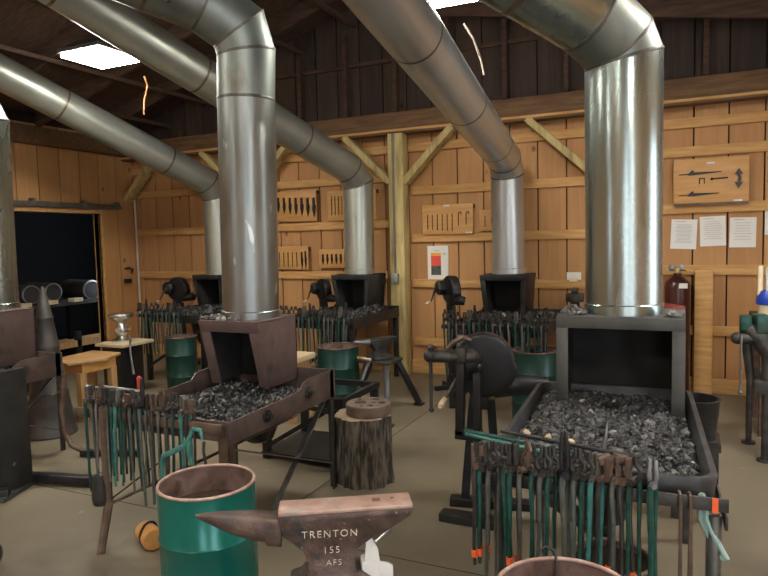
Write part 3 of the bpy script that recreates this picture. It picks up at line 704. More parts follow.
coal_heap(-1.84, -1.02, 5.30, 6.36, .69, .08, 1100, 12, 'coal heaped in the far right forge', smax=.034)
coal_heap(-3.58, -2.82, 5.30, 6.36, .69, .07, 1000, 13, 'coal heaped in the far middle forge', smax=.034)
coal_heap(-5.40, -4.60, 5.30, 6.36, .69, .07, 900, 14, 'coal heaped in the far left forge', smax=.034)
single('poker', G().tube([(-3.28, 5.55, .80), (-3.10, 5.42, .80), (-3.02, 5.36, .79)], .014, 8), 'steel', 'grey iron bar lying on the coal of the far middle forge', 'iron')

# ---------------------------------------------------------------- tongs
TONG_N = {}
def make_tongs(jaw, rein, L, band=None, r=.0065, jm='iron', splay=.010, thick=1.):
    """hinge straddles the rail at z=0; reins hang either side of it, jaws stand up"""
    t = thing('blacksmith_tongs', 'x', 'tongs')
    for s in (-1, 1):
        y = s * .017
        p = [(s * .006, y, .035), (s * .010, y, 0), (s * (splay * .6), y * 1.2, -L * .3), (s * splay, y * 1.1, -L * .75), (s * splay * .8, y, -L)]
        a = part('rein', G().tube(p, [r * 1.25, r * 1.2, r, r * .9, r * .85], 8), rein, t)
        if band: part('tape', G().cyl((s * splay * .83, y * 1.02, -L + .028), (s * splay * .87, y * 1.05, -L + .052), r * 1.5, n=8), band, a)
    part('hinge', G().cyl((0, -.026, .038), (0, .026, .038), .0125 * thick, n=12).cyl((0, -.032, .038), (0, .032, .038), .007, n=8), jm, t)
    for s in (-1, 1):
        g = G()
        if jaw == 'flat':
            g.rings([[(s * .004 - .008, -.011, .03), (s * .004 + .008, -.011, .03), (s * .004 + .008, .011, .03), (s * .004 - .008, .011, .03)],
                     [(s * .011 - .007, -.013, .06), (s * .011 + .007, -.013, .06), (s * .011 + .007, .013, .06), (s * .011 - .007, .013, .06)],
                     [(s * .008 - .005, -.013, .115), (s * .008 + .005, -.013, .115), (s * .008 + .005, .013, .115), (s * .008 - .005, .013, .115)]])
        elif jaw == 'box':
            g.box((s * .012, 0, .055), (.012, .024, .05)); g.box((s * .016, 0, .088), (.014, .04, .035)) if s > 0 else g.box((s * .014, 0, .085), (.008, .03, .035))
        elif jaw == 'bolt':
            g.tube([(s * .004, 0, .035), (s * .020, 0, .055), (s * .022, 0, .075), (s * .006, 0, .092), (s * .007, 0, .118)], [.008, .008, .008, .007, .006], 8)
        elif jaw == 'long':
            g.tube([(s * .004, 0, .035), (s * .010, 0, .07), (s * .008, 0, .12), (s * .005, 0, .165)], [.010, .009, .008, .005], 6)
        elif jaw == 'curl':
            g.tube([(s * .004, 0, .035), (s * .012, 0, .06), (s * .010 + .006, 0, .085), (s * .007 + .018, 0, .105), (s * .004 + .012, 0, .125), (s * .003, 0, .122)], [.009, .009, .008, .007, .007, .006], 8)
        elif jaw == 'wide':
            g.box((s * .010, 0, .055), (.012, .026, .05)); g.box((s * .024, 0, .095), (.040, .03, .022), Matrix.Rotation(s * .25, 4, 'Y'))
        part('jaw', g, jm, t, bevel=.0015)
    for c in t.children: c.scale = (thick, thick, 1)
    return t
PRO = {}
def proto(key, *a, **k):
    if key not in PRO: PRO[key] = [make_tongs(*a, **k), True]
    return PRO[key]
def place(key, x, y, z, rz, label, group, sc_=1., tilt=(0, 0), rng=None):
    p = PRO[key]
    if p[1]: o = p[0]; p[1] = False; o.location = (x, y, z); 
    else: o = dup(p[0], (x, y, z))
    o.rotation_euler = (tilt[0], tilt[1], rz); o.scale = (sc_, sc_, sc_); o['label'] = label; o['group'] = group
    return o
proto('flatG', 'flat', 'rein_green', .30, 'orange_tape', .0075, 'iron')
proto('flatS', 'flat', 'steel', .42, None, .006, 'iron')
proto('boltG', 'bolt', 'rein_green', .40, None, .0065, 'iron')
proto('boltI', 'bolt', 'rein_grey', .42, None, .007, 'iron')
proto('boxB', 'box', 'iron', .30, 'orange_tape', .007, 'iron_brown')
proto('boxN', 'box', 'iron', .36, None, .007, 'iron_brown')
proto('flatN', 'flat', 'rein_green', .38, None, .007, 'iron')
proto('curlB', 'curl', 'steel', .42, None, .007, 'iron_brown')
proto('longK', 'long', 'rein_grey', .44, None, .008, 'black')
proto('wideB', 'wide', 'rein_grey', .31, 'orange_tape', .0065, 'iron_brown')
proto('flatTeal', 'flat', 'rein_teal', .42, None, .008, 'steel')
proto('bigG', 'flat', 'rein_green', .46, None, .0085, 'steel')
ORD = ['first', 'second', 'third', 'fourth', 'fifth', 'sixth', 'seventh', 'eighth', 'ninth', 'tenth', 'eleventh', 'twelfth', 'thirteenth', 'fourteenth', 'fifteenth', 'sixteenth', 'seventeenth', 'eighteenth', 'nineteenth', 'twentieth', 'twenty-first', 'twenty-second']
DESC = {'boxN': 'brown box-jawed tongs', 'flatN': 'green flat-jawed tongs', 'flatG': 'green flat-jawed tongs with orange bands', 'flatS': 'grey flat-jawed tongs', 'boltG': 'green-handled bolt tongs', 'boltI': 'dark iron bolt tongs', 'boxB': 'brown box-jawed tongs',
        'curlB': 'grey tongs with a curled brown jaw', 'longK': 'long black-jawed tongs', 'wideB': 'tongs with a wide brown jaw', 'flatTeal': 'teal-handled tongs', 'bigG': 'heavy grey-jawed green tongs'}
RZ = .712
def rowx(px_list, x0, p0, x1, p1): return [x0 + (x1 - x0) * (p - p0) / (p1 - p0) for p in px_list]
# front right forge (x measured along the rail)
f1 = [('boxB', -.625), ('flatG', -.602), ('boltI', -.568), ('boltG', -.528), ('flatG', -.500), ('curlB', -.462), ('boltG', -.440), ('boltI', -.405), ('boltG', -.378), ('longK', -.335), ('boltI', -.295), ('boltG', -.268),
      ('flatTeal', -.240), ('boxB', -.215), ('wideB', -.190), ('boxB', -.155), ('boltG', -.128), ('bigG', -.075)]
for i, (k, x) in enumerate(f1):
    place(k, x * .98 + .0, 2.047 - (.11 - x) * .0523, RZ, rnd.uniform(-.7, .7), '%s, %s from left on the front right forge' % (DESC[k], ORD[i]), 'tongs on the front right forge rail', rnd.uniform(.96, 1.06), (rnd.uniform(-.02, .02), rnd.uniform(-.04, .04)))
# hooks and the folded pale green tongs at the right end
for i, x in enumerate((-.005, .022)):
    single('fire_hook', G().tube([(x, 2.078, .715), (x + .004, 2.068, .722), (x + .008, 2.050, .718), (x + .009, 2.044, .69), (x + .009, 2.044, .47), (x + .005, 2.042, .27)], [.004, .005, .005, .005, .006 + .002 * i, .004], 8), 'iron_brown',
           '%s slim brown iron hook hanging at the right of the front right forge rail' % ('left' if i == 0 else 'right'), 'hook', 'slim iron hooks')
t = thing('folded_tongs', 'pale green bent tongs looped over the right end of the front right forge rail', 'tongs', (.075, 2.102, 0.690))
part('rein', G().tube([(.060, 2.127, 0.660), (.060, 2.122, 0.702), (.062, 2.100, 0.700), (.060, 2.094, 0.640), (.085, 2.092, 0.580), (.115, 2.092, 0.525)], [.006, .012, .013, .011, .009, .008], 8), 'rein_pale', t, True)
part('rein', G().tube([(.072, 2.092, 0.695), (.072, 2.088, 0.640), (.100, 2.084, 0.585), (.128, 2.084, 0.532), (.118, 2.088, 0.522)], [.010, .010, .009, .008, .007], 8), 'rein_pale', t, True)
single('orange_band', G().bb(.088, .104, 2.0555, 2.060, .676, .720), 'orange_tape', 'orange tape band on the rail by the pale green bent tongs', 'tape')
# green bars lying across the coal at left
for i, (p, q) in enumerate((((-.74, 2.27, .775), (-.30, 2.16, .775)), ((-.72, 2.23, .775), (-.42, 2.13, .775)), ((-.60, 2.28, .785), (-.12, 2.18, .775)))):
    single('iron_bar', G().tube([p, ext(p, q, .5), q], .007, 8), ('rein_green', 'rein_teal', 'black')[i], ('green bar lying furthest back across the left rim of the front right forge', 'teal bar lying in front of the green bar on the front right forge', 'black bar lying on the coal behind the tongs')[i], 'bar', 'bars lying across the pan')

# middle left forge
xs2 = [-2.845, -2.80, -2.765, -2.72, -2.685, -2.655, -2.62, -2.585, -2.55, -2.515, -2.475, -2.44, -2.40, -2.36, -2.31, -2.265, -2.22, -2.16, -2.125]
ks2 = ['bigG', 'boltI', 'curlB', 'flatS', 'boltI', 'flatN', 'flatTeal', 'boltG', 'boxN', 'boltI', 'boltG', 'longK', 'flatS', 'boxN', 'curlB', 'boltI', 'boltG', 'flatTeal', 'boxN']
for i, (k, x) in enumerate(zip(ks2, xs2)):
    place(k, -2.745 + (x + 2.845) * .92, 2.28, .685, rnd.uniform(-.4, .4), '%s, %s from left on the mauve-hooded forge' % (DESC[k].replace(' with orange bands', ''), ORD[i]), 'tongs on the mauve-hooded forge rail', rnd.uniform(.86, 1.04), (rnd.uniform(-.03, .03), rnd.uniform(-.06, .06)))
for i, (p, q) in enumerate((((-2.79, 2.30, .785), (-2.62, 2.40, .75)), ((-2.68, 2.29, .795), (-2.52, 2.42, .75)))):
    single('iron_bar', G().tube([p, ext(p, q, .5), q], .009, 8), 'steel', ('left', 'right')[i] + ' grey bar lying back from the tongs on the mauve-hooded forge', 'bar')
t = thing('red_handled_tool', 'small tool with a red rubber grip standing among the tongs at left', 'tool', (-2.58, 2.46, .60))
part('grip', G().lathe([(.004, .085), (.012, .09), (.013, .12), (.011, .13), (.013, .15), (.006, .158)], (-2.58, 2.46, .66), 12), 'red_grip', t, True, label='red rubber grip')
part('shank', G().cyl((-2.58, 2.46, .60), (-2.58, 2.46, .75), .005, n=8), 'iron', t, True)
# big teal bent tongs on the corner
t = thing('bent_teal_tongs', 'large bent teal tongs hooked over the front corner of the mauve-hooded forge', 'tongs', (-1.98, 2.10, .66))
part('rein', G().tube([(-2.08, 2.075, .36), (-2.07, 2.08, .54), (-2.06, 2.08, .575), (-1.96, 2.10, .625), (-1.935, 2.11, .665), (-1.92, 2.12, .70), (-1.89, 2.13, .695), (-1.875, 2.12, .655)], [.008, .010, .012, .012, .010, .010, .008, .006], 8), 'rein_teal', t, True)
part('rein', G().tube([(-1.845, 2.10, .36), (-1.90, 2.10, .50), (-1.935, 2.10, .60), (-1.94, 2.11, .655)], [.006, .008, .010, .011], 8), 'rein_teal', t, True)
part('rein', G().tube([(-1.805, 2.11, .38), (-1.85, 2.11, .53), (-1.87, 2.12, .61), (-1.865, 2.12, .65)], [.005, .006, .007, .007], 8), 'iron', t, True)

def far_row(xs, seed, where, group):
    r = random.Random(seed); ks = ['boltI', 'boltG', 'longK', 'flatS', 'boltI', 'boltG', 'bigG']
    for i, x in enumerate(xs):
        k = ks[(i * 3 + seed) % 7]
        place(k, x, 5.216, .757, r.uniform(-.4, .4), '%s, %s from left on the %s forge' % (DESC[k].replace(' with orange bands', ''), ORD[i], where), group, r.uniform(.95, 1.15), (r.uniform(-.04, .04), r.uniform(-.07, .07)))
far_row([-1.86 + i * .056 + rnd.uniform(-.012, .012) for i in range(16)], 1, 'far right', 'tongs on the far right forge rail')
far_row([-3.60 + i * .054 + rnd.uniform(-.012, .012) for i in range(15)], 2, 'far middle', 'tongs on the far middle forge rail')
far_row([-5.40 + i * .056 + rnd.uniform(-.012, .012) for i in range(11)], 3, 'far left', 'tongs on the far left forge rail')

for _k, _p in PRO.items():
    if _p[1]:
        for _c in list(_p[0].children_recursive): bpy.data.objects.remove(_c)
        bpy.data.objects.remove(_p[0])
# ---------------------------------------------------------------- drums
def drum(label, x, y, r, h, m='drum', level=.25):
    t = thing('slack_tub', label, 'drum', (x, y, 0), 0, 'green quench drums')
    part('shell', G().lathe([(r - .004, 0), (r, .006), (r, h * .30), (r + .004, h * .31), (r, h * .32), (r, h * .68), (r + .004, h * .69), (r, h * .70), (r, h)], (0, 0, 0), 48, open_=True), m, t)
    part('lining', G().lathe([(r - .004, h - .002), (r - .005, .012), (.001, .011)], (0, 0, 0), 48, open_=True), 'drum_in', t)
    prof = [(r + .006 * math.cos(a) - .002, h + .006 * math.sin(a)) for a in [2 * math.pi * i / 10 for i in range(11)]]
    part('rim', G().lathe(prof, (0, 0, 0), 48, open_=True), 'drum_rim' if m == 'drum' else 'rim_dark', t)
    part('water', G().lathe([(r - .008, 0), (.001, .0005)], (0, 0, h - level), 48, open_=True), 'water', t)
    return t
drum('large glossy green drum with a rusty rim in front of the mauve-hooded forge', -1.615, 1.84, .178, .61, 'drum', .10)
d = drum('rusty-rimmed green drum at the bottom edge in front of the tongs', -.262, 1.62, .180, .585, 'drum', .10)
single('drum_handle', G().tube([(-.345, 1.775, .565), (-.36, 1.79, .60), (-.345, 1.795, .612), (-.32, 1.792, .605), (-.312, 1.775, .575), (-.315, 1.77, .50)], .004, 8), 'iron', 'thin wire hook hanging on the rim of the bottom green drum', 'wire')
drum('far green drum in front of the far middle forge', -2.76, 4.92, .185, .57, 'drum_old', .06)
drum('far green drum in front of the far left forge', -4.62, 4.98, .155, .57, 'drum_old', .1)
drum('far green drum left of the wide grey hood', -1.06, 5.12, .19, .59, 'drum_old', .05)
drum('teal drum standing under the front right forge behind the tongs', -.235, 2.50, .15, .27, 'drum', .03)

# ---------------------------------------------------------------- anvil, front
AX, AY, AZ, AR = -.967, 1.660, .412, R(31)
t = thing('anvil', 'rusty anvil with chalk lettering and a long pointed horn at the front', 'anvil', (AX, AY, AZ), AR)
def rc(x0, x1, hw, z): return [(x0, -hw, z), (x1, -hw, z), (x1, hw, z), (x0, hw, z)]
g = G().rings([rc(-.14, .15, .115, 0), rc(-.14, .15, .115, .025), rc(-.105, .115, .085, .05), rc(-.083, .066, .052, .085), rc(-.080, .062, .044, .12), rc(-.092, .074, .042, .155), rc(-.122, .115, .042, .182), rc(-.150, .165, .042, .205), rc(-.160, .205, .044, .228), rc(-.163, .238, .0462, .25), rc(-.163, .240, .0463, .273)])
me = g.done(30, .006)
body = part('body', me, 'anvil_side', t)
g = G().rings([rc(-.163, .242, .0465, .272), rc(-.163, .242, .0465, .285)])
me = g.done(30, .002)
tmp = bpy.data.objects.new('tmp', me); COL.objects.link(tmp)
cg = G().box((.135, .004, .29), (.026, .026, .12)); cg.cyl((.185, .012, .2), (.185, .012, .32), .007, n=12)
cut = bpy.data.objects.new('cut', cg.done(0)); COL.objects.link(cut)
bo = tmp.modifiers.new('b', 'BOOLEAN'); bo.object = cut; bo.operation = 'DIFFERENCE'; bo.solver = 'EXACT'
bpy.context.view_layer.update()
me2 = bpy.data.meshes.new_from_object(tmp.evaluated_get(bpy.context.evaluated_depsgraph_get()))
bpy.data.objects.remove(tmp); bpy.data.objects.remove(cut)
part('face_plate', me2, 'anvil_face', t, label='orange brown worn face plate')
# horn and table: ellipse sections along -x
secs = [(-.158, .040, .225, .262), (-.158, .042, .172, .262), (-.20, .041, .178, .262), (-.205, .043, .180, .270), (-.245, .042, .190, .275), (-.29, .037, .206, .278), (-.335, .028, .228, .280), (-.38, .016, .252, .280), (-.412, .005, .270, .279)]
rs = []
for x, hw, zb_, zt_ in secs[1:]:
    c = (zb_ + zt_) / 2; hz = (zt_ - zb_) / 2; n = 24; k = .75 if x > -.2 else 1
    ring = []
    for i in range(n):
        a = 2 * math.pi * i / n; ca, sa = math.cos(a), math.sin(a)
        e = .35 if x > -.203 else (.75 if sa > 0 else 1)
        ring.append((x, hw * math.copysign(abs(ca) ** e, ca), c + hz * math.copysign(abs(sa) ** e, sa)))
    rs.append(ring)
part('horn', G().rings(rs), 'anvil_side', t, smooth=60)
def text(s, size, loc, rot, m, parent, name='chalk_letters', wob=0, ext_=.0006):
    cu = bpy.data.curves.new('t', 'FONT'); cu.body = s; cu.size = size; cu.extrude = ext_; cu.align_x = 'CENTER'; cu.space_character = 1.25; cu.offset = -.0004
    o = bpy.data.objects.new('t', cu); COL.objects.link(o); bpy.context.view_layer.update()
    me = bpy.data.meshes.new_from_object(o.evaluated_get(bpy.context.evaluated_depsgraph_get())); bpy.data.objects.remove(o)
    r = random.Random(3)
    me.transform(Matrix.Translation(loc) @ rot)
    me.materials.clear()
    return part(name, me, m, parent, smooth=0)
rx = Matrix.Rotation(R(90), 4, 'X')
text('TRENTON', .031, (-.012, -.0470, .200), rx @ Matrix.Rotation(R(-1), 4, 'Z'), 'chalk', t)
text('155', .030, (-.008, -.0475, .150), rx, 'chalk', t)
text('AFS', .026, (-.002, -.0480, .112), rx, 'chalk', t)
single('anvil_stump', G().lathe([(.19, 0), (.175, .05), (.17, .40), (.165, .414)], (AX, AY, 0), 28), 'bark', 'wooden stump carrying the front anvil', 'stump')
t = thing('clamp_bracket', 'whitish metal bracket and bright bolt beside the anvil waist', 'bracket', (AX + .065, AY + .05, AZ), AR)
part('plate', G().prism([(.0, 0), (.10, 0), (.10, .075), (.085, .085), (.060, .09), (.055, .13), (.035, .175), (.02, .18), (.012, .10)], -.02, -.008), 'plastic_white', t, bevel=.002)
part('bolt', G().cyl((.045, -.04, .168), (.085, -.02, .19), .0065, n=10).cyl((.085, -.02, .19), (.091, -.017, .193), .011, n=8), 'bright', t)
part('pad', G().bb(.0, .06, -.025, .03, .0, .10), 'plastic_white', t, bevel=.01)

# ---------------------------------------------------------------- stump with swage block
t = thing('tree_stump', 'bark-covered stump carrying the round swage block', 'stump', (-1.80, 3.50, 0))
rs = []
for z in [i * .035 for i in range(13)]:
    rs.append([((.175 + .008 * math.sin(7 * a) + .006 * math.sin(13 * a + 1) + .004 * math.sin(23 * a) + (.012 * (1 - z / .1) if z < .1 else 0)) * math.cos(a), (.175 + .008 * math.sin(7 * a) + .006 * math.sin(13 * a + 1) + .004 * math.sin(23 * a)) * math.sin(a), z) for a in [2 * math.pi * i / 72 for i in range(72)]])
part('trunk', G().rings(rs, True, False), 'bark', t, smooth=60)
part('sawn_top', G().rings([rs[-1], [(x * .96, y * .96, .425) for x, y, z in rs[-1]]], False, True), 'endgrain', t)
t = thing('swage_block', 'round brown cast swage block with holes lying on the stump', 'swage block', (-1.76, 3.50, .426))
g = G().lathe([(.001, 0), (.136, 0), (.138, .005), (.138, .065), (.134, .07), (.001, .07)], (0, 0, 0), 40)
me = g.done(30)
tmp = bpy.data.objects.new('tmp', me); COL.objects.link(tmp)
cg = G(); cg.box((-.045, -.02, .06), (.07, .05, .14), .4); cg.cyl((.045, -.065, -.02), (.045, -.065, .2), .022, n=14); cg.cyl((.085, .02, -.02), (.085, .02, .2), .026, n=14); cg.cyl((.01, .085, -.02), (.01, .085, .2), .028, n=14); cg.cyl((.03, .01, -.02), (.03, .01, .2), .018, n=14); cg.cyl((-.085, .05, -.02), (-.085, .05, .2), .014, n=12); cg.cyl((.0, -.095, -.02), (.0, -.095, .2), .012, n=12)
cut = bpy.data.objects.new('cut', cg.done(0)); COL.objects.link(cut)
bo = tmp.modifiers.new('b', 'BOOLEAN'); bo.object = cut; bo.solver = 'EXACT'; bpy.context.view_layer.update()
me2 = bpy.data.meshes.new_from_object(tmp.evaluated_get(bpy.context.evaluated_depsgraph_get())); bpy.data.objects.remove(tmp); bpy.data.objects.remove(cut)
part('disc', me2, 'swage', t)

# ---------------------------------------------------------------- far anvil on tripod stand
t = thing('anvil_stand', 'black three-legged steel anvil stand by the timber post', 'stand', (-2.32, 5.0, 0))
cx, cy = -2.39, 5.0
part('top_plate', G().bb(cx - .17, cx + .17, cy - .12, cy + .12, .44, .465), 'iron', t, True, .004)
for a, b, fx, fy in ((-.12, .02, -.33, .18), (.10, -.08, .26, -.42), (.12, .10, .24, .30), (-.05, -.10, -.12, -.38)):
    l = part('leg', G().bar((cx + a, cy + b, .44), (cx + fx, cy + fy, .02), .045, .045), 'black', t, True, .003)
    part('foot', G().bb(cx + fx - .04, cx + fx + .04, cy + fy - .035, cy + fy + .035, 0, .02), 'black', l, True)
t = thing('anvil', 'smaller dark anvil on the black three-legged stand', 'anvil', (cx, cy, .465), R(62))
AS = .85
g = G().rings([rc(-.12, .12, .09, 0), rc(-.12, .12, .09, .02), rc(-.075, .075, .045, .05), rc(-.065, .065, .04, .09), rc(-.10, .12, .045, .14), rc(-.13, .20, .048, .18), rc(-.13, .20, .05, .215)])
g.b.transform(Matrix.Scale(.85, 4))
part('body', g, 'iron', t, bevel=.004)
part('horn', G().tube([(-.10, 0, .157), (-.17, 0, .165), (-.23, 0, .173), (-.27, 0, .18)], [.030, .026, .016, .004], 14), 'steel', t, label='bright worn horn')
single('hammer_handle', G().cyl((-2.56, 4.91, .477), (-2.42, 4.88, .477), .011, n=10), 'cut', 'light wooden handle lying on the black anvil stand', 'handle')

# work bench bit behind (wood box with slab)
t = thing('wooden_bench', 'low wooden bench with a thick slab between the far green drum and mauve hood', 'bench', (-3.0, 4.55, 0))
part('slab', G().bb(-3.30, -2.86, 4.35, 4.70, .50, .55), 'cut', t, True, .008)
part('apron', G().bb(-3.26, -2.90, 4.38, 4.67, .42, .50), 'oak', t, True)
for a in (-3.24, -2.92):
    for b in (4.40, 4.65): part('leg', G().bb(a - .025, a + .025, b - .025, b + .025, 0, .42), 'oak', t, True)
single('round_tin', G().lathe([(.05, 0), (.052, .005), (.052, .04), (.045, .045)], (-2.98, 4.45, .55), 20), 'iron', 'low round dark tin on the low wooden bench', 'tin')

# black frame stand behind middle left forge
t = thing('steel_rack', 'low black steel frame behind the mauve-hooded forge and stump', 'rack', (-2.25, 3.85, 0))
X0, X1, Y0, Y1 = -2.62, -2.02, 3.62, 4.12
for a, b in ((X0, Y0), (X1, Y0), (X0, Y1), (X1, Y1)): part('post', G().bb(a - .025, a + .025, b - .025, b + .025, 0, .47), 'black', t, True, .003)
part('base_plate', G().bb(X0 - .03, X1 + .03, Y0 - .03, Y1 + .03, .03, .05), 'black', t, True)
part('top_rim', G().bb(X0 - .03, X1 + .03, Y0 - .03, Y0, .43, .47).bb(X0 - .03, X1 + .03, Y1, Y1 + .03, .43, .47).bb(X1, X1 + .03, Y0, Y1, .43, .47).bb(X0 - .03, X0, Y0, Y1, .43, .47), 'black', t, True)
part('brace', G().bar((X0, Y0 - .03, .08), (X1, Y0 - .03, .44), .03, .008, (0, 1, 0)), 'black', t, True)
part('brace', G().bar((X0, Y0 - .035, .42), (X1, Y0 - .035, .38), .03, .008, (0, 1, 0)), 'iron', t, True)

# ---------------------------------------------------------------- hand-cranked blowers
def blower(label, x, y, z, rz, s=1., m='black', stand=True, fancy=False):
    t = thing('crank_blower', label, 'blower', (x, y, 0), rz, 'hand-cranked forge blowers')
    # snail housing: disc in the local xz plane, deep along y
    pr = []
    n = 40
    for i in range(n):
        a = 2 * math.pi * i / n; rr = .165 * s * (1 + .10 * (i / n))
        pr.append((rr * math.cos(a), z + rr * math.sin(a)))
    part('fan_housing', G().prism(pr, -.055 * s, .055 * s), m, t, bevel=.016 * s, smooth=50)
    part('cover_rim', G().lathe([(.13 * s, 0), (.145 * s, .004), (.15 * s, .010), (.125 * s, .012)], (0, -.055 * s, z), 32, (0, -1, 0)), m, t)
    part('gear_case', G().lathe([(.001, 0), (.085 * s, .0), (.09 * s, .02 * s), (.09 * s, .08 * s), (.07 * s, .10 * s), (.03 * s, .11 * s), (.001, .112 * s)], (-.09 * s, -.06 * s, z + .02 * s), 28, (0, -1, 0)), m, t)
    part('hub', G().cyl((-.02 * s, -.07 * s, z + .01), (-.02 * s, -.14 * s, z + .01), .02 * s, n=14).ball((-.02 * s, -.14 * s, z + .01), .022 * s), 'iron', t)
    c = part('crank', G().tube([(-.09 * s, -.165 * s, z + .02 * s), (-.11 * s, -.18 * s, z - .02 * s), (-.17 * s, -.19 * s, z - .12 * s), (-.19 * s, -.20 * s, z - .15 * s)], [.016 * s, .013 * s, .010 * s, .010 * s], 10), 'iron', t)
    part('handle', G().tube([(-.19 * s, -.20 * s, z - .15 * s), (-.205 * s, -.235 * s, z - .175 * s), (-.21 * s, -.26 * s, z - .18 * s)], [.012 * s, .018 * s, .010 * s], 12), 'cut', c, label='pale turned wooden handle')
    part('outlet', G().tube([(.05 * s, 0, z - .13 * s), (.20 * s, .03, z - .12 * s), ((.33 if s > 1 else .22) * s, .06, z - .13 * s)], [.06 * s, .055 * s, .05 * s], 16), m, t)
    part('yoke', G().box((-.03, 0, z - .20 * s), (.10, .06, .10)), m, t, bevel=.006)
    if stand:
        for sx in (-.09, .05): part('leg', G().bar((sx * .7, 0, z - .20 * s), (sx * 1.3, .0, .03), .045, .03, (0, 1, 0)), m, t)
        part('foot_bar', G().bb(-.20, .24, -.04, .04, 0, .045), 'black', t, bevel=.004)
        part('foot_bar', G().bb(-.03, .03, -.2, .22, 0, .04), 'black', t, bevel=.004)
    return t
b1 = blower('large black hand-cranked blower left of the wide grey hood, nearest of all', -.98, 3.38, .81, R(12), 1.01)
part('oil_lever', G().tube([(-.25, -.08, .86), (-.20, -.08, .885), (-.16, -.08, .935), (-.11, -.08, .965), (-.06, -.08, .95)], [.010, .012, .014, .014, .010], 8), 'iron_brown', b1, label='brown curved lever')
t = thing('leg_vise', 'dark leg vise with a hanging handle bar beside the nearest crank blower', 'vise', (-1.10, 3.14, 0))
part('screw_box', G().cyl((-1.16, 3.06, .895), (-.97, 3.16, .885), .032, n=16).cyl((-1.09, 3.10, .893), (-1.075, 3.108, .892), .040, n=16).ball((-1.17, 3.055, .897), .036).ball((-1.165, 3.055, .94), .018), 'iron', t, True)
part('handle', G().cyl((-1.165, 3.04, .62), (-1.165, 3.04, .90), .009, n=10).ball((-1.165, 3.04, .62), .014), 'iron', t, True)
part('jaw', G().box((-1.02, 3.13, .90), (.05, .08, .08)), 'iron', t, True, .008)
part('frame', G().bar((-1.035, 3.14, .88), (-1.045, 3.14, .47), .045, .04).bar((-.955, 3.16, .80), (-.955, 3.16, .47), .04, .04).bb(-1.07, -.93, 3.12, 3.18, .45, .50), 'black', t, True, .005)
part('leg', G().bb(-.975, -.935, 3.13, 3.17, .04, .46), 'iron', t, True, .005)
part('foot', G().bb(-1.16, -.86, 3.10, 3.19, 0, .045), 'black', t, True, .005)
# far blowers
blower('far black crank blower in front of the poster', -2.06, 6.0, .995, R(-48), .82)
blower('far black crank blower left of the far middle hood', -3.645, 6.22, .96, R(-35), .74)
blower('far black round blower left of the far left hood', -5.70, 6.15, .955, R(5), .86)

# ---------------------------------------------------------------- left side: cone mandrel, table, little anvil, pedestal
t = thing('cone_mandrel', 'tall dark ringed iron cone standing at the left in front of the doorway', 'cone', (-4.63, 3.47, 0))
part('cone', G().lathe([(.195, 0), (.20, .01), (.185, .05), (.145, .33), (.149, .345), (.14, .36), (.098, .70), (.103, .715), (.098, .73), (.064, .93), (.070, .945), (.062, .96), (.016, 1.19), (.001, 1.2)], (0, 0, 0), 36), 'cone', t)
t = thing('work_table', 'light wooden table behind the tall iron cone', 'table', (-4.8, 4.0, 0))
part('tabletop', G().prism([(-5.02, 3.75), (-4.70, 3.71), (-4.58, 4.03), (-4.70, 4.28), (-5.06, 4.28)], .50, .525, 'xy'), 'oak', t, True, .004)
part('apron', G().bb(-4.97, -4.68, 3.84, 4.2, .41, .50), 'wood_orange', t, True)
for a, b in ((-4.95, 3.84), (-4.70, 3.84), (-4.95, 4.17), (-4.70, 4.17)): part('leg', G().bb(a - .03, a + .03, b - .03, b + .03, 0, .42), 'oak', t, True, .004)
t = thing('block_stand', 'black block stand with a pale wooden top right of the light wooden table', 'stand', (-5.15, 4.75, 0))
part('block', G().bb(-5.33, -5.08, 4.62, 4.92, 0, .50), 'black', t, True, .008)
part('wooden_top', G().bb(-5.36, -4.98, 4.56, 4.98, .50, .53), 'cut', t, True, .004)
t = thing('small_anvil', 'pale steel anvil seen end on, standing on the black block stand', 'anvil', (-5.20, 4.76, .53), R(25))
part('body', G().lathe([(.10, 0), (.10, .018), (.055, .035), (.04, .06), (.062, .09), (.066, .12), (.05, .155), (.042, .19), (.075, .225), (.12, .25), (.125, .262), (.12, .285), (.001, .286)], (0, 0, 0), 20), 'bright', t)
part('lug', G().cyl((0, -.05, .12), (0, -.09, .12), .028, n=12).cyl((.05, 0, .12), (.10, -.02, .14), .018, n=10), 'bright', t)
single('steel_lever', G().tube([(-4.98, 4.66, .62), (-4.92, 4.60, .45), (-4.85, 4.56, .25)], [.008, .009, .012], 8), 'steel', 'grey steel lever leaning on the right of the black block stand', 'lever')
t = thing('steel_pedestal', 'black steel column on a splayed foot at the left edge', 'pedestal', (-3.84, 2.52, 0))
part('column', G().bb(-3.95, -3.76, 2.46, 2.62, .02, .74), 'black', t, True, .004)
part('flange', G().bb(-3.76, -3.72, 2.44, 2.64, .02, .76), 'hood_black', t, True, .003)
part('base_plate', G().box((-3.88, 2.45, .012), (.42, .30, .024), R(20)), 'hood_grey', t, True)
part('foot_bar', G().bar((-4.05, 2.60, .045), (-3.33, 2.76, .045), .06, .05), 'black', t, True, .004)
part('foot_bar', G().bar((-4.1, 2.05, .04), (-3.66, 2.44, .04), .06, .05), 'black', t, True, .004)
part('bolt', G().cyl((-3.72, 2.52, .18), (-3.712, 2.52, .18), .010, n=10), 'bright', t, True)
t = thing('curved_stand', 'dark steel stand of curved bars behind the left pedestal', 'stand', (-4.0, 3.3, 0))
part('hoop', G().tube([(-4.02, 3.14, .60), (-4.04, 3.12, .35), (-4.03, 3.12, .18), (-3.97, 3.13, .08), (-3.88, 3.16, .035)], .018, 10), 'iron_brown', t, True)
part('foot_bar', G().bar((-3.90, 3.15, .03), (-3.50, 3.30, .03), .05, .04), 'black', t, True)
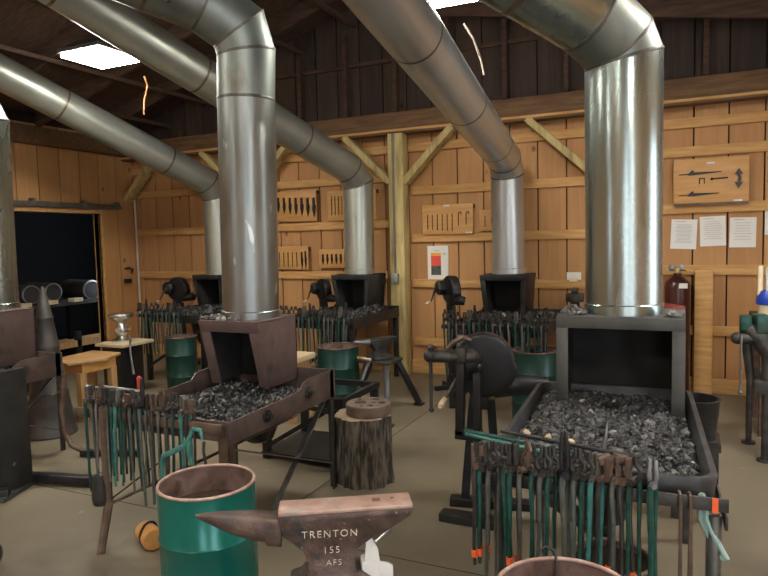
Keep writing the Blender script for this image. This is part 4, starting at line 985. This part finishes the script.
part('brace', G().bar((-4.0, 3.14, .50), (-4.3, 2.95, .30), .03, .01), 'iron_brown', t, True)
single('steel_bar_clamp', G().tube([(-4.22, 5.12, .05), (-3.9, 4.6, .30), (-3.55, 4.4, .42)], [.012, .015, .02], 8), 'iron', 'dark bent bar leaning up between the block stand and mauve hood', 'bar')
single('wooden_mallet_head', G().cyl((-2.47, 2.34, .055), (-2.34, 2.27, .055), .052, n=24), 'wood_orange', 'orange wooden cylinder lying on the floor left of the glossy green drum', 'mallet', bevel=.008)
single('steel_strap', G().tube([(-2.41, 2.305 + .058 * math.cos(a), .062 + .058 * math.sin(a)) for a in [i * .5 for i in range(-2, 9)]], .006, 8), 'iron', 'dark strap bent around the orange wooden cylinder', 'strap')
single('rubber_ball', G().ball((-2.93, 1.80, .085), .085, 24, (1, 1, .95)), 'black', 'dark rounded object at the bottom left corner of the photo', 'object')

# ---------------------------------------------------------------- store room beyond the doorway
for i, (x, y, z, r, l) in enumerate(((-7.62, 5.35, .93, .12, 'left'), (-7.70, 5.72, .93, .12, 'middle'), (-7.85, 6.45, .90, .14, 'right'))):
    t = thing('black_tank', '%s black lying tank with a bright rim in the dark doorway' % l, 'tank', (x, y, z - r), 0, 'lying tanks in the dark doorway')
    part('shell', G().cyl((x - .3, y + .08, z), (x + .3, y - .02, z), r, n=28), 'soot', t, True, .02)
    part('rim', G().lathe([(r * .9, 0), (r, .01), (r * .85, .014)], (x + .3, y - .02, z), 28, (1, -.1, 0), True), 'steel', t, True)
t = thing('store_shelf', 'dark wooden shelf holding the black tanks in the doorway', 'shelf', (-7.75, 5.9, 0))
part('board', G().bb(-8.15, -7.35, 4.9, 7.0, .74, .78), 'soot', t, True)
for y in (5.0, 5.95, 6.9): part('post', G().bb(-7.45, -7.38, y - .04, y + .04, 0, .74), 'void', t, True)
for i, (y, l) in enumerate(((5.25, 'left'), (5.62, 'middle'), (6.0, 'third'), (6.85, 'right'))):
    single('wood_block', G().bb(-7.42, -7.30, y - .07, y + .07, .781, .83), 'cut', '%s pale wood block on the shelf edge in the doorway' % l, 'block', 'wood blocks on the store shelf')
for i, (x, y, z, l) in enumerate(((-7.0, 4.75, .45, 'left'), (-7.0, 5.3, .30, 'right'))):
    pass
t = thing('store_crate', 'low pale timber crate on the floor just inside the doorway', 'crate', (-7.4, 5.95, 0))
part('rail', G().bb(-7.5, -7.2, 5.45, 6.5, .20, .28), 'oak', t, True)
part('post', G().bb(-7.26, -7.2, 5.86, 5.93, 0, .4), 'black', t, True)
part('panel', G().bb(-7.5, -7.25, 5.45, 6.5, 0, .20), 'void', t, True)
t = thing('small_vise', 'grey bench vise on a post left inside the doorway beside the cone', 'vise', (-6.2, 4.35, 0))
part('column', G().bb(-6.25, -6.15, 4.30, 4.40, 0, .62), 'black', t, True)
part('wooden_block', G().bb(-6.3, -6.08, 4.25, 4.45, .62, .68), 'cut', t, True)
part('body', G().box((-6.19, 4.33, .76), (.16, .10, .08)).box((-6.16, 4.32, .83), (.06, .12, .06)).cyl((-6.1, 4.3, .75), (-6.0, 4.26, .75), .015, n=10).box((-6.2, 4.33, .70), (.10, .10, .05)), 'steel', t, True, .006)

# ---------------------------------------------------------------- right side: gas cylinder, vise, blue lantern
t = thing('gas_cylinder', 'maroon gas cylinder with gauges standing on a shelf right of the large duct', 'gas cylinder', (-.035, 6.42, .0))
part('body', G().lathe([(.105, .30), (.11, .31), (.11, 1.0), (.10, 1.05), (.06, 1.09), (.035, 1.11), (.035, 1.13)], (-.035, 6.42, 0), 32), 'maroon', t, True)
part('base', G().cyl((-.035, 6.42, 0), (-.035, 6.42, .30), .11, n=32), 'maroon', t, True)
rg = part('regulator', G().cyl((-.035, 6.42, 1.12), (-.035, 6.42, 1.19), .014, n=12).cyl((-.10, 6.42, 1.165), (.04, 6.42, 1.165), .016, n=12).cyl((-.035, 6.42, 1.165), (-.035, 6.36, 1.165), .02, n=12), 'brass', t, True)
for x in (-.085, -.01):
    part('gauge', G().cyl((x, 6.40, 1.185), (x, 6.365, 1.185), .029, n=20), 'steel', rg, True, .003)
part('paper_tag', G().bb(-.02, .05, 6.305, 6.309, 1.0, 1.045), 'paper', t, True)
t = thing('red_tool_case', 'red tool behind the right of the wide grey hood', 'tool', (-.08, 5.0, 0))
part('body', G().box((-.055, 5.2, .945), (.17, .08, .045), Matrix.Rotation(R(8), 4, 'Y')), 'maroon_red', t, True, .015)
part('stand', G().bb(-.09, -.03, 5.16, 5.24, 0, .93).bb(-.2, .1, 5.1, 5.3, 0, .02), 'black', t, True)
t = thing('steel_column_vise', 'small grey vise on a post between blower and large duct', 'vise', (-.93, 6.35, 0))
part('column', G().bb(-.97, -.89, 6.31, 6.39, 0, .86), 'black', t, True)
part('body', G().box((-.93, 6.35, .90), (.16, .12, .08)).box((-.93, 6.35, .965), (.05, .12, .06)).cyl((-1.0, 6.3, .93), (-.87, 6.3, .93), .012, n=8), 'iron', t, True, .005)
t = thing('leg_vise', 'dark leg vise with a hanging handle bar at the right edge of the photo', 'vise', (.50, 4.72, 0))
part('jaw', G().box((.385, 4.78, .90), (.07, .11, .10)).box((.47, 4.76, .90), (.08, .12, .12), R(10)), 'rein_green', t, True, .012)
part('body', G().tube([(.40, 4.77, .86), (.47, 4.75, .80), (.52, 4.74, .70), (.53, 4.74, .5)], [.05, .06, .05, .035], 12).tube([(.38, 4.78, .87), (.40, 4.78, .70), (.42, 4.77, .50)], [.035, .03, .025], 12), 'iron', t, True)
part('screw_box', G().cyl((.34, 4.74, .80), (.62, 4.76, .80), .035, n=16).ball((.335, 4.74, .80), .04), 'iron', t, True)
part('handle', G().cyl((.355, 4.70, .45), (.355, 4.70, .83), .008, n=10).ball((.355, 4.70, .45), .015), 'steel', t, True)
part('bracket', G().box((.50, 4.74, .49), (.14, .12, .09)), 'iron', t, True, .01)
part('leg', G().cyl((.50, 4.72, 0), (.50, 4.72, .80), .022, n=14), 'iron', t, True)
part('leg', G().cyl((.44, 5.1, 0), (.44, 5.1, .62), .02, n=14), 'iron', t, True)
part('foot', G().cyl((.50, 4.72, 0), (.50, 4.72, .015), .045, n=20), 'iron', t, True)
part('foot', G().cyl((.44, 5.1, 0), (.44, 5.1, .015), .045, n=20), 'iron', t, True)
part('bracket', G().bar((.50, 4.72, .50), (.44, 5.1, .55), .05, .03), 'iron', t, True)
t = thing('vise_bench', 'dark bench carrying the blue and cream container at the right edge', 'bench', (.95, 5.5, 0))
part('top', G().bb(.50, 1.6, 5.25, 5.95, .80, .85), 'dark_wood', t, True, .004)
for x in (.56, 1.5):
    for y in (5.32, 5.88): part('leg', G().bb(x - .04, x + .04, y - .04, y + .04, 0, .80), 'dark_wood', t, True)
t = thing('water_jug', 'blue and cream plastic container on the bench at the right edge', 'container', (.60, 5.5, .85))
part('body', G().lathe([(.085, 0), (.09, .01), (.09, .10)], (.61, 5.5, .852), 28), 'cream', t, True)
part('lid', G().lathe([(.10, .10), (.105, .11), (.10, .16), (.08, .20), (.05, .21)], (.61, 5.5, .852), 28), 'blue', t, True, label='bright blue lid')
part('handle', G().bb(.515, .55, 5.47, 5.53, .97, 1.24), 'cream', t, True, .01)
part('wire_guard', G().tube([(.57, 5.45, 1.05), (.57, 5.45, 1.22), (.60, 5.45, 1.25), (.68, 5.45, 1.25), (.72, 5.45, 1.15)], .006, 8), 'bright', t, True)
# dark hose / bucket rim behind right of the front right forge
single('black_bucket', G().lathe([(.10, 0), (.12, .20), (.125, .21), (.11, .21), (.09, .02)], (.07, 3.70, .42), 28), 'black', 'black pail top seen right of the wide grey hood behind the pan', 'pail')
single('pail_stool', G().bb(-.05, .19, 3.58, 3.82, .38, .42).bb(-.04, 0, 3.59, 3.63, 0, .38).bb(.14, .18, 3.59, 3.63, 0, .38).bb(-.04, 0, 3.77, 3.81, 0, .38).bb(.14, .18, 3.77, 3.81, 0, .38), 'iron', 'low dark stool under the black pail behind the front right forge', 'stool')
# coal scuttle left of the front right pan
t = thing('coal_scuttle', 'dark scuttle of coal between the nearest blower and the cast pan', 'scuttle', (-.80, 3.62, 0))
part('tub', G().lathe([(.11, 0), (.15, .28), (.155, .30), (.14, .30), (.10, .03)], (-.78, 3.95, .0), 24), 'black', t, True)
part('coal_fill', rocks(160, lambda r: (lambda a, d: (-.78 + .13 * d * math.cos(a), 3.95 + .13 * d * math.sin(a), .29 + .07 * (1 - d)))(r.uniform(0, 6.28), math.sqrt(r.random())), .015, .035, 55), 'coal', t, True, smooth=0)

# ---------------------------------------------------------------- light
w = bpy.data.worlds.new('World'); sc.world = w; w.use_nodes = True
bg = w.node_tree.nodes['Background']; bg.inputs[0].default_value = (.80, .90, 1.0, 1); bg.inputs[1].default_value = 6.5
def portal(loc, rot, sx, sy):
    l = bpy.data.lights.new('daylight_portal', 'AREA'); l.shape = 'RECTANGLE'; l.size = sx; l.size_y = sy; l.cycles.is_portal = True
    o = bpy.data.objects.new('daylight_portal', l); COL.objects.link(o); o.location = loc; o.rotation_euler = rot
for a, b, c, d in OPR: portal((XR + .03, (a + b) / 2, (c + d) / 2), (0, R(90), 0), d - c, b - a)
for a, b, c, d in OPF: portal(((a + b) / 2, YF - .03, (c + d) / 2), (R(90), 0, 0), b - a, d - c)

# ---------------------------------------------------------------- camera
cam = bpy.data.cameras.new('Camera'); co = bpy.data.objects.new('Camera', cam); COL.objects.link(co)
cam.sensor_width = 36; cam.lens = 640 / 768 * 36; cam.clip_start = .05
yw, pt, rl = R(25), R(-4.3), R(1.43)
f = Vector((-math.sin(yw) * math.cos(pt), math.cos(yw) * math.cos(pt), math.sin(pt)))
rt = Vector((math.cos(yw), math.sin(yw), 0)); up = rt.cross(f)
c_, s_ = math.cos(rl), math.sin(rl)
r2 = rt * c_ - up * s_; u2 = rt * s_ + up * c_
co.matrix_world = Matrix(((r2.x, u2.x, -f.x, 0), (r2.y, u2.y, -f.y, 0), (r2.z, u2.z, -f.z, 1.5), (0, 0, 0, 1)))
sc.camera = co
sc.view_settings.view_transform = 'Standard'; sc.view_settings.look = 'None'; sc.view_settings.gamma = 1; sc.view_settings.exposure = 0
sc.view_settings.use_curve_mapping = False
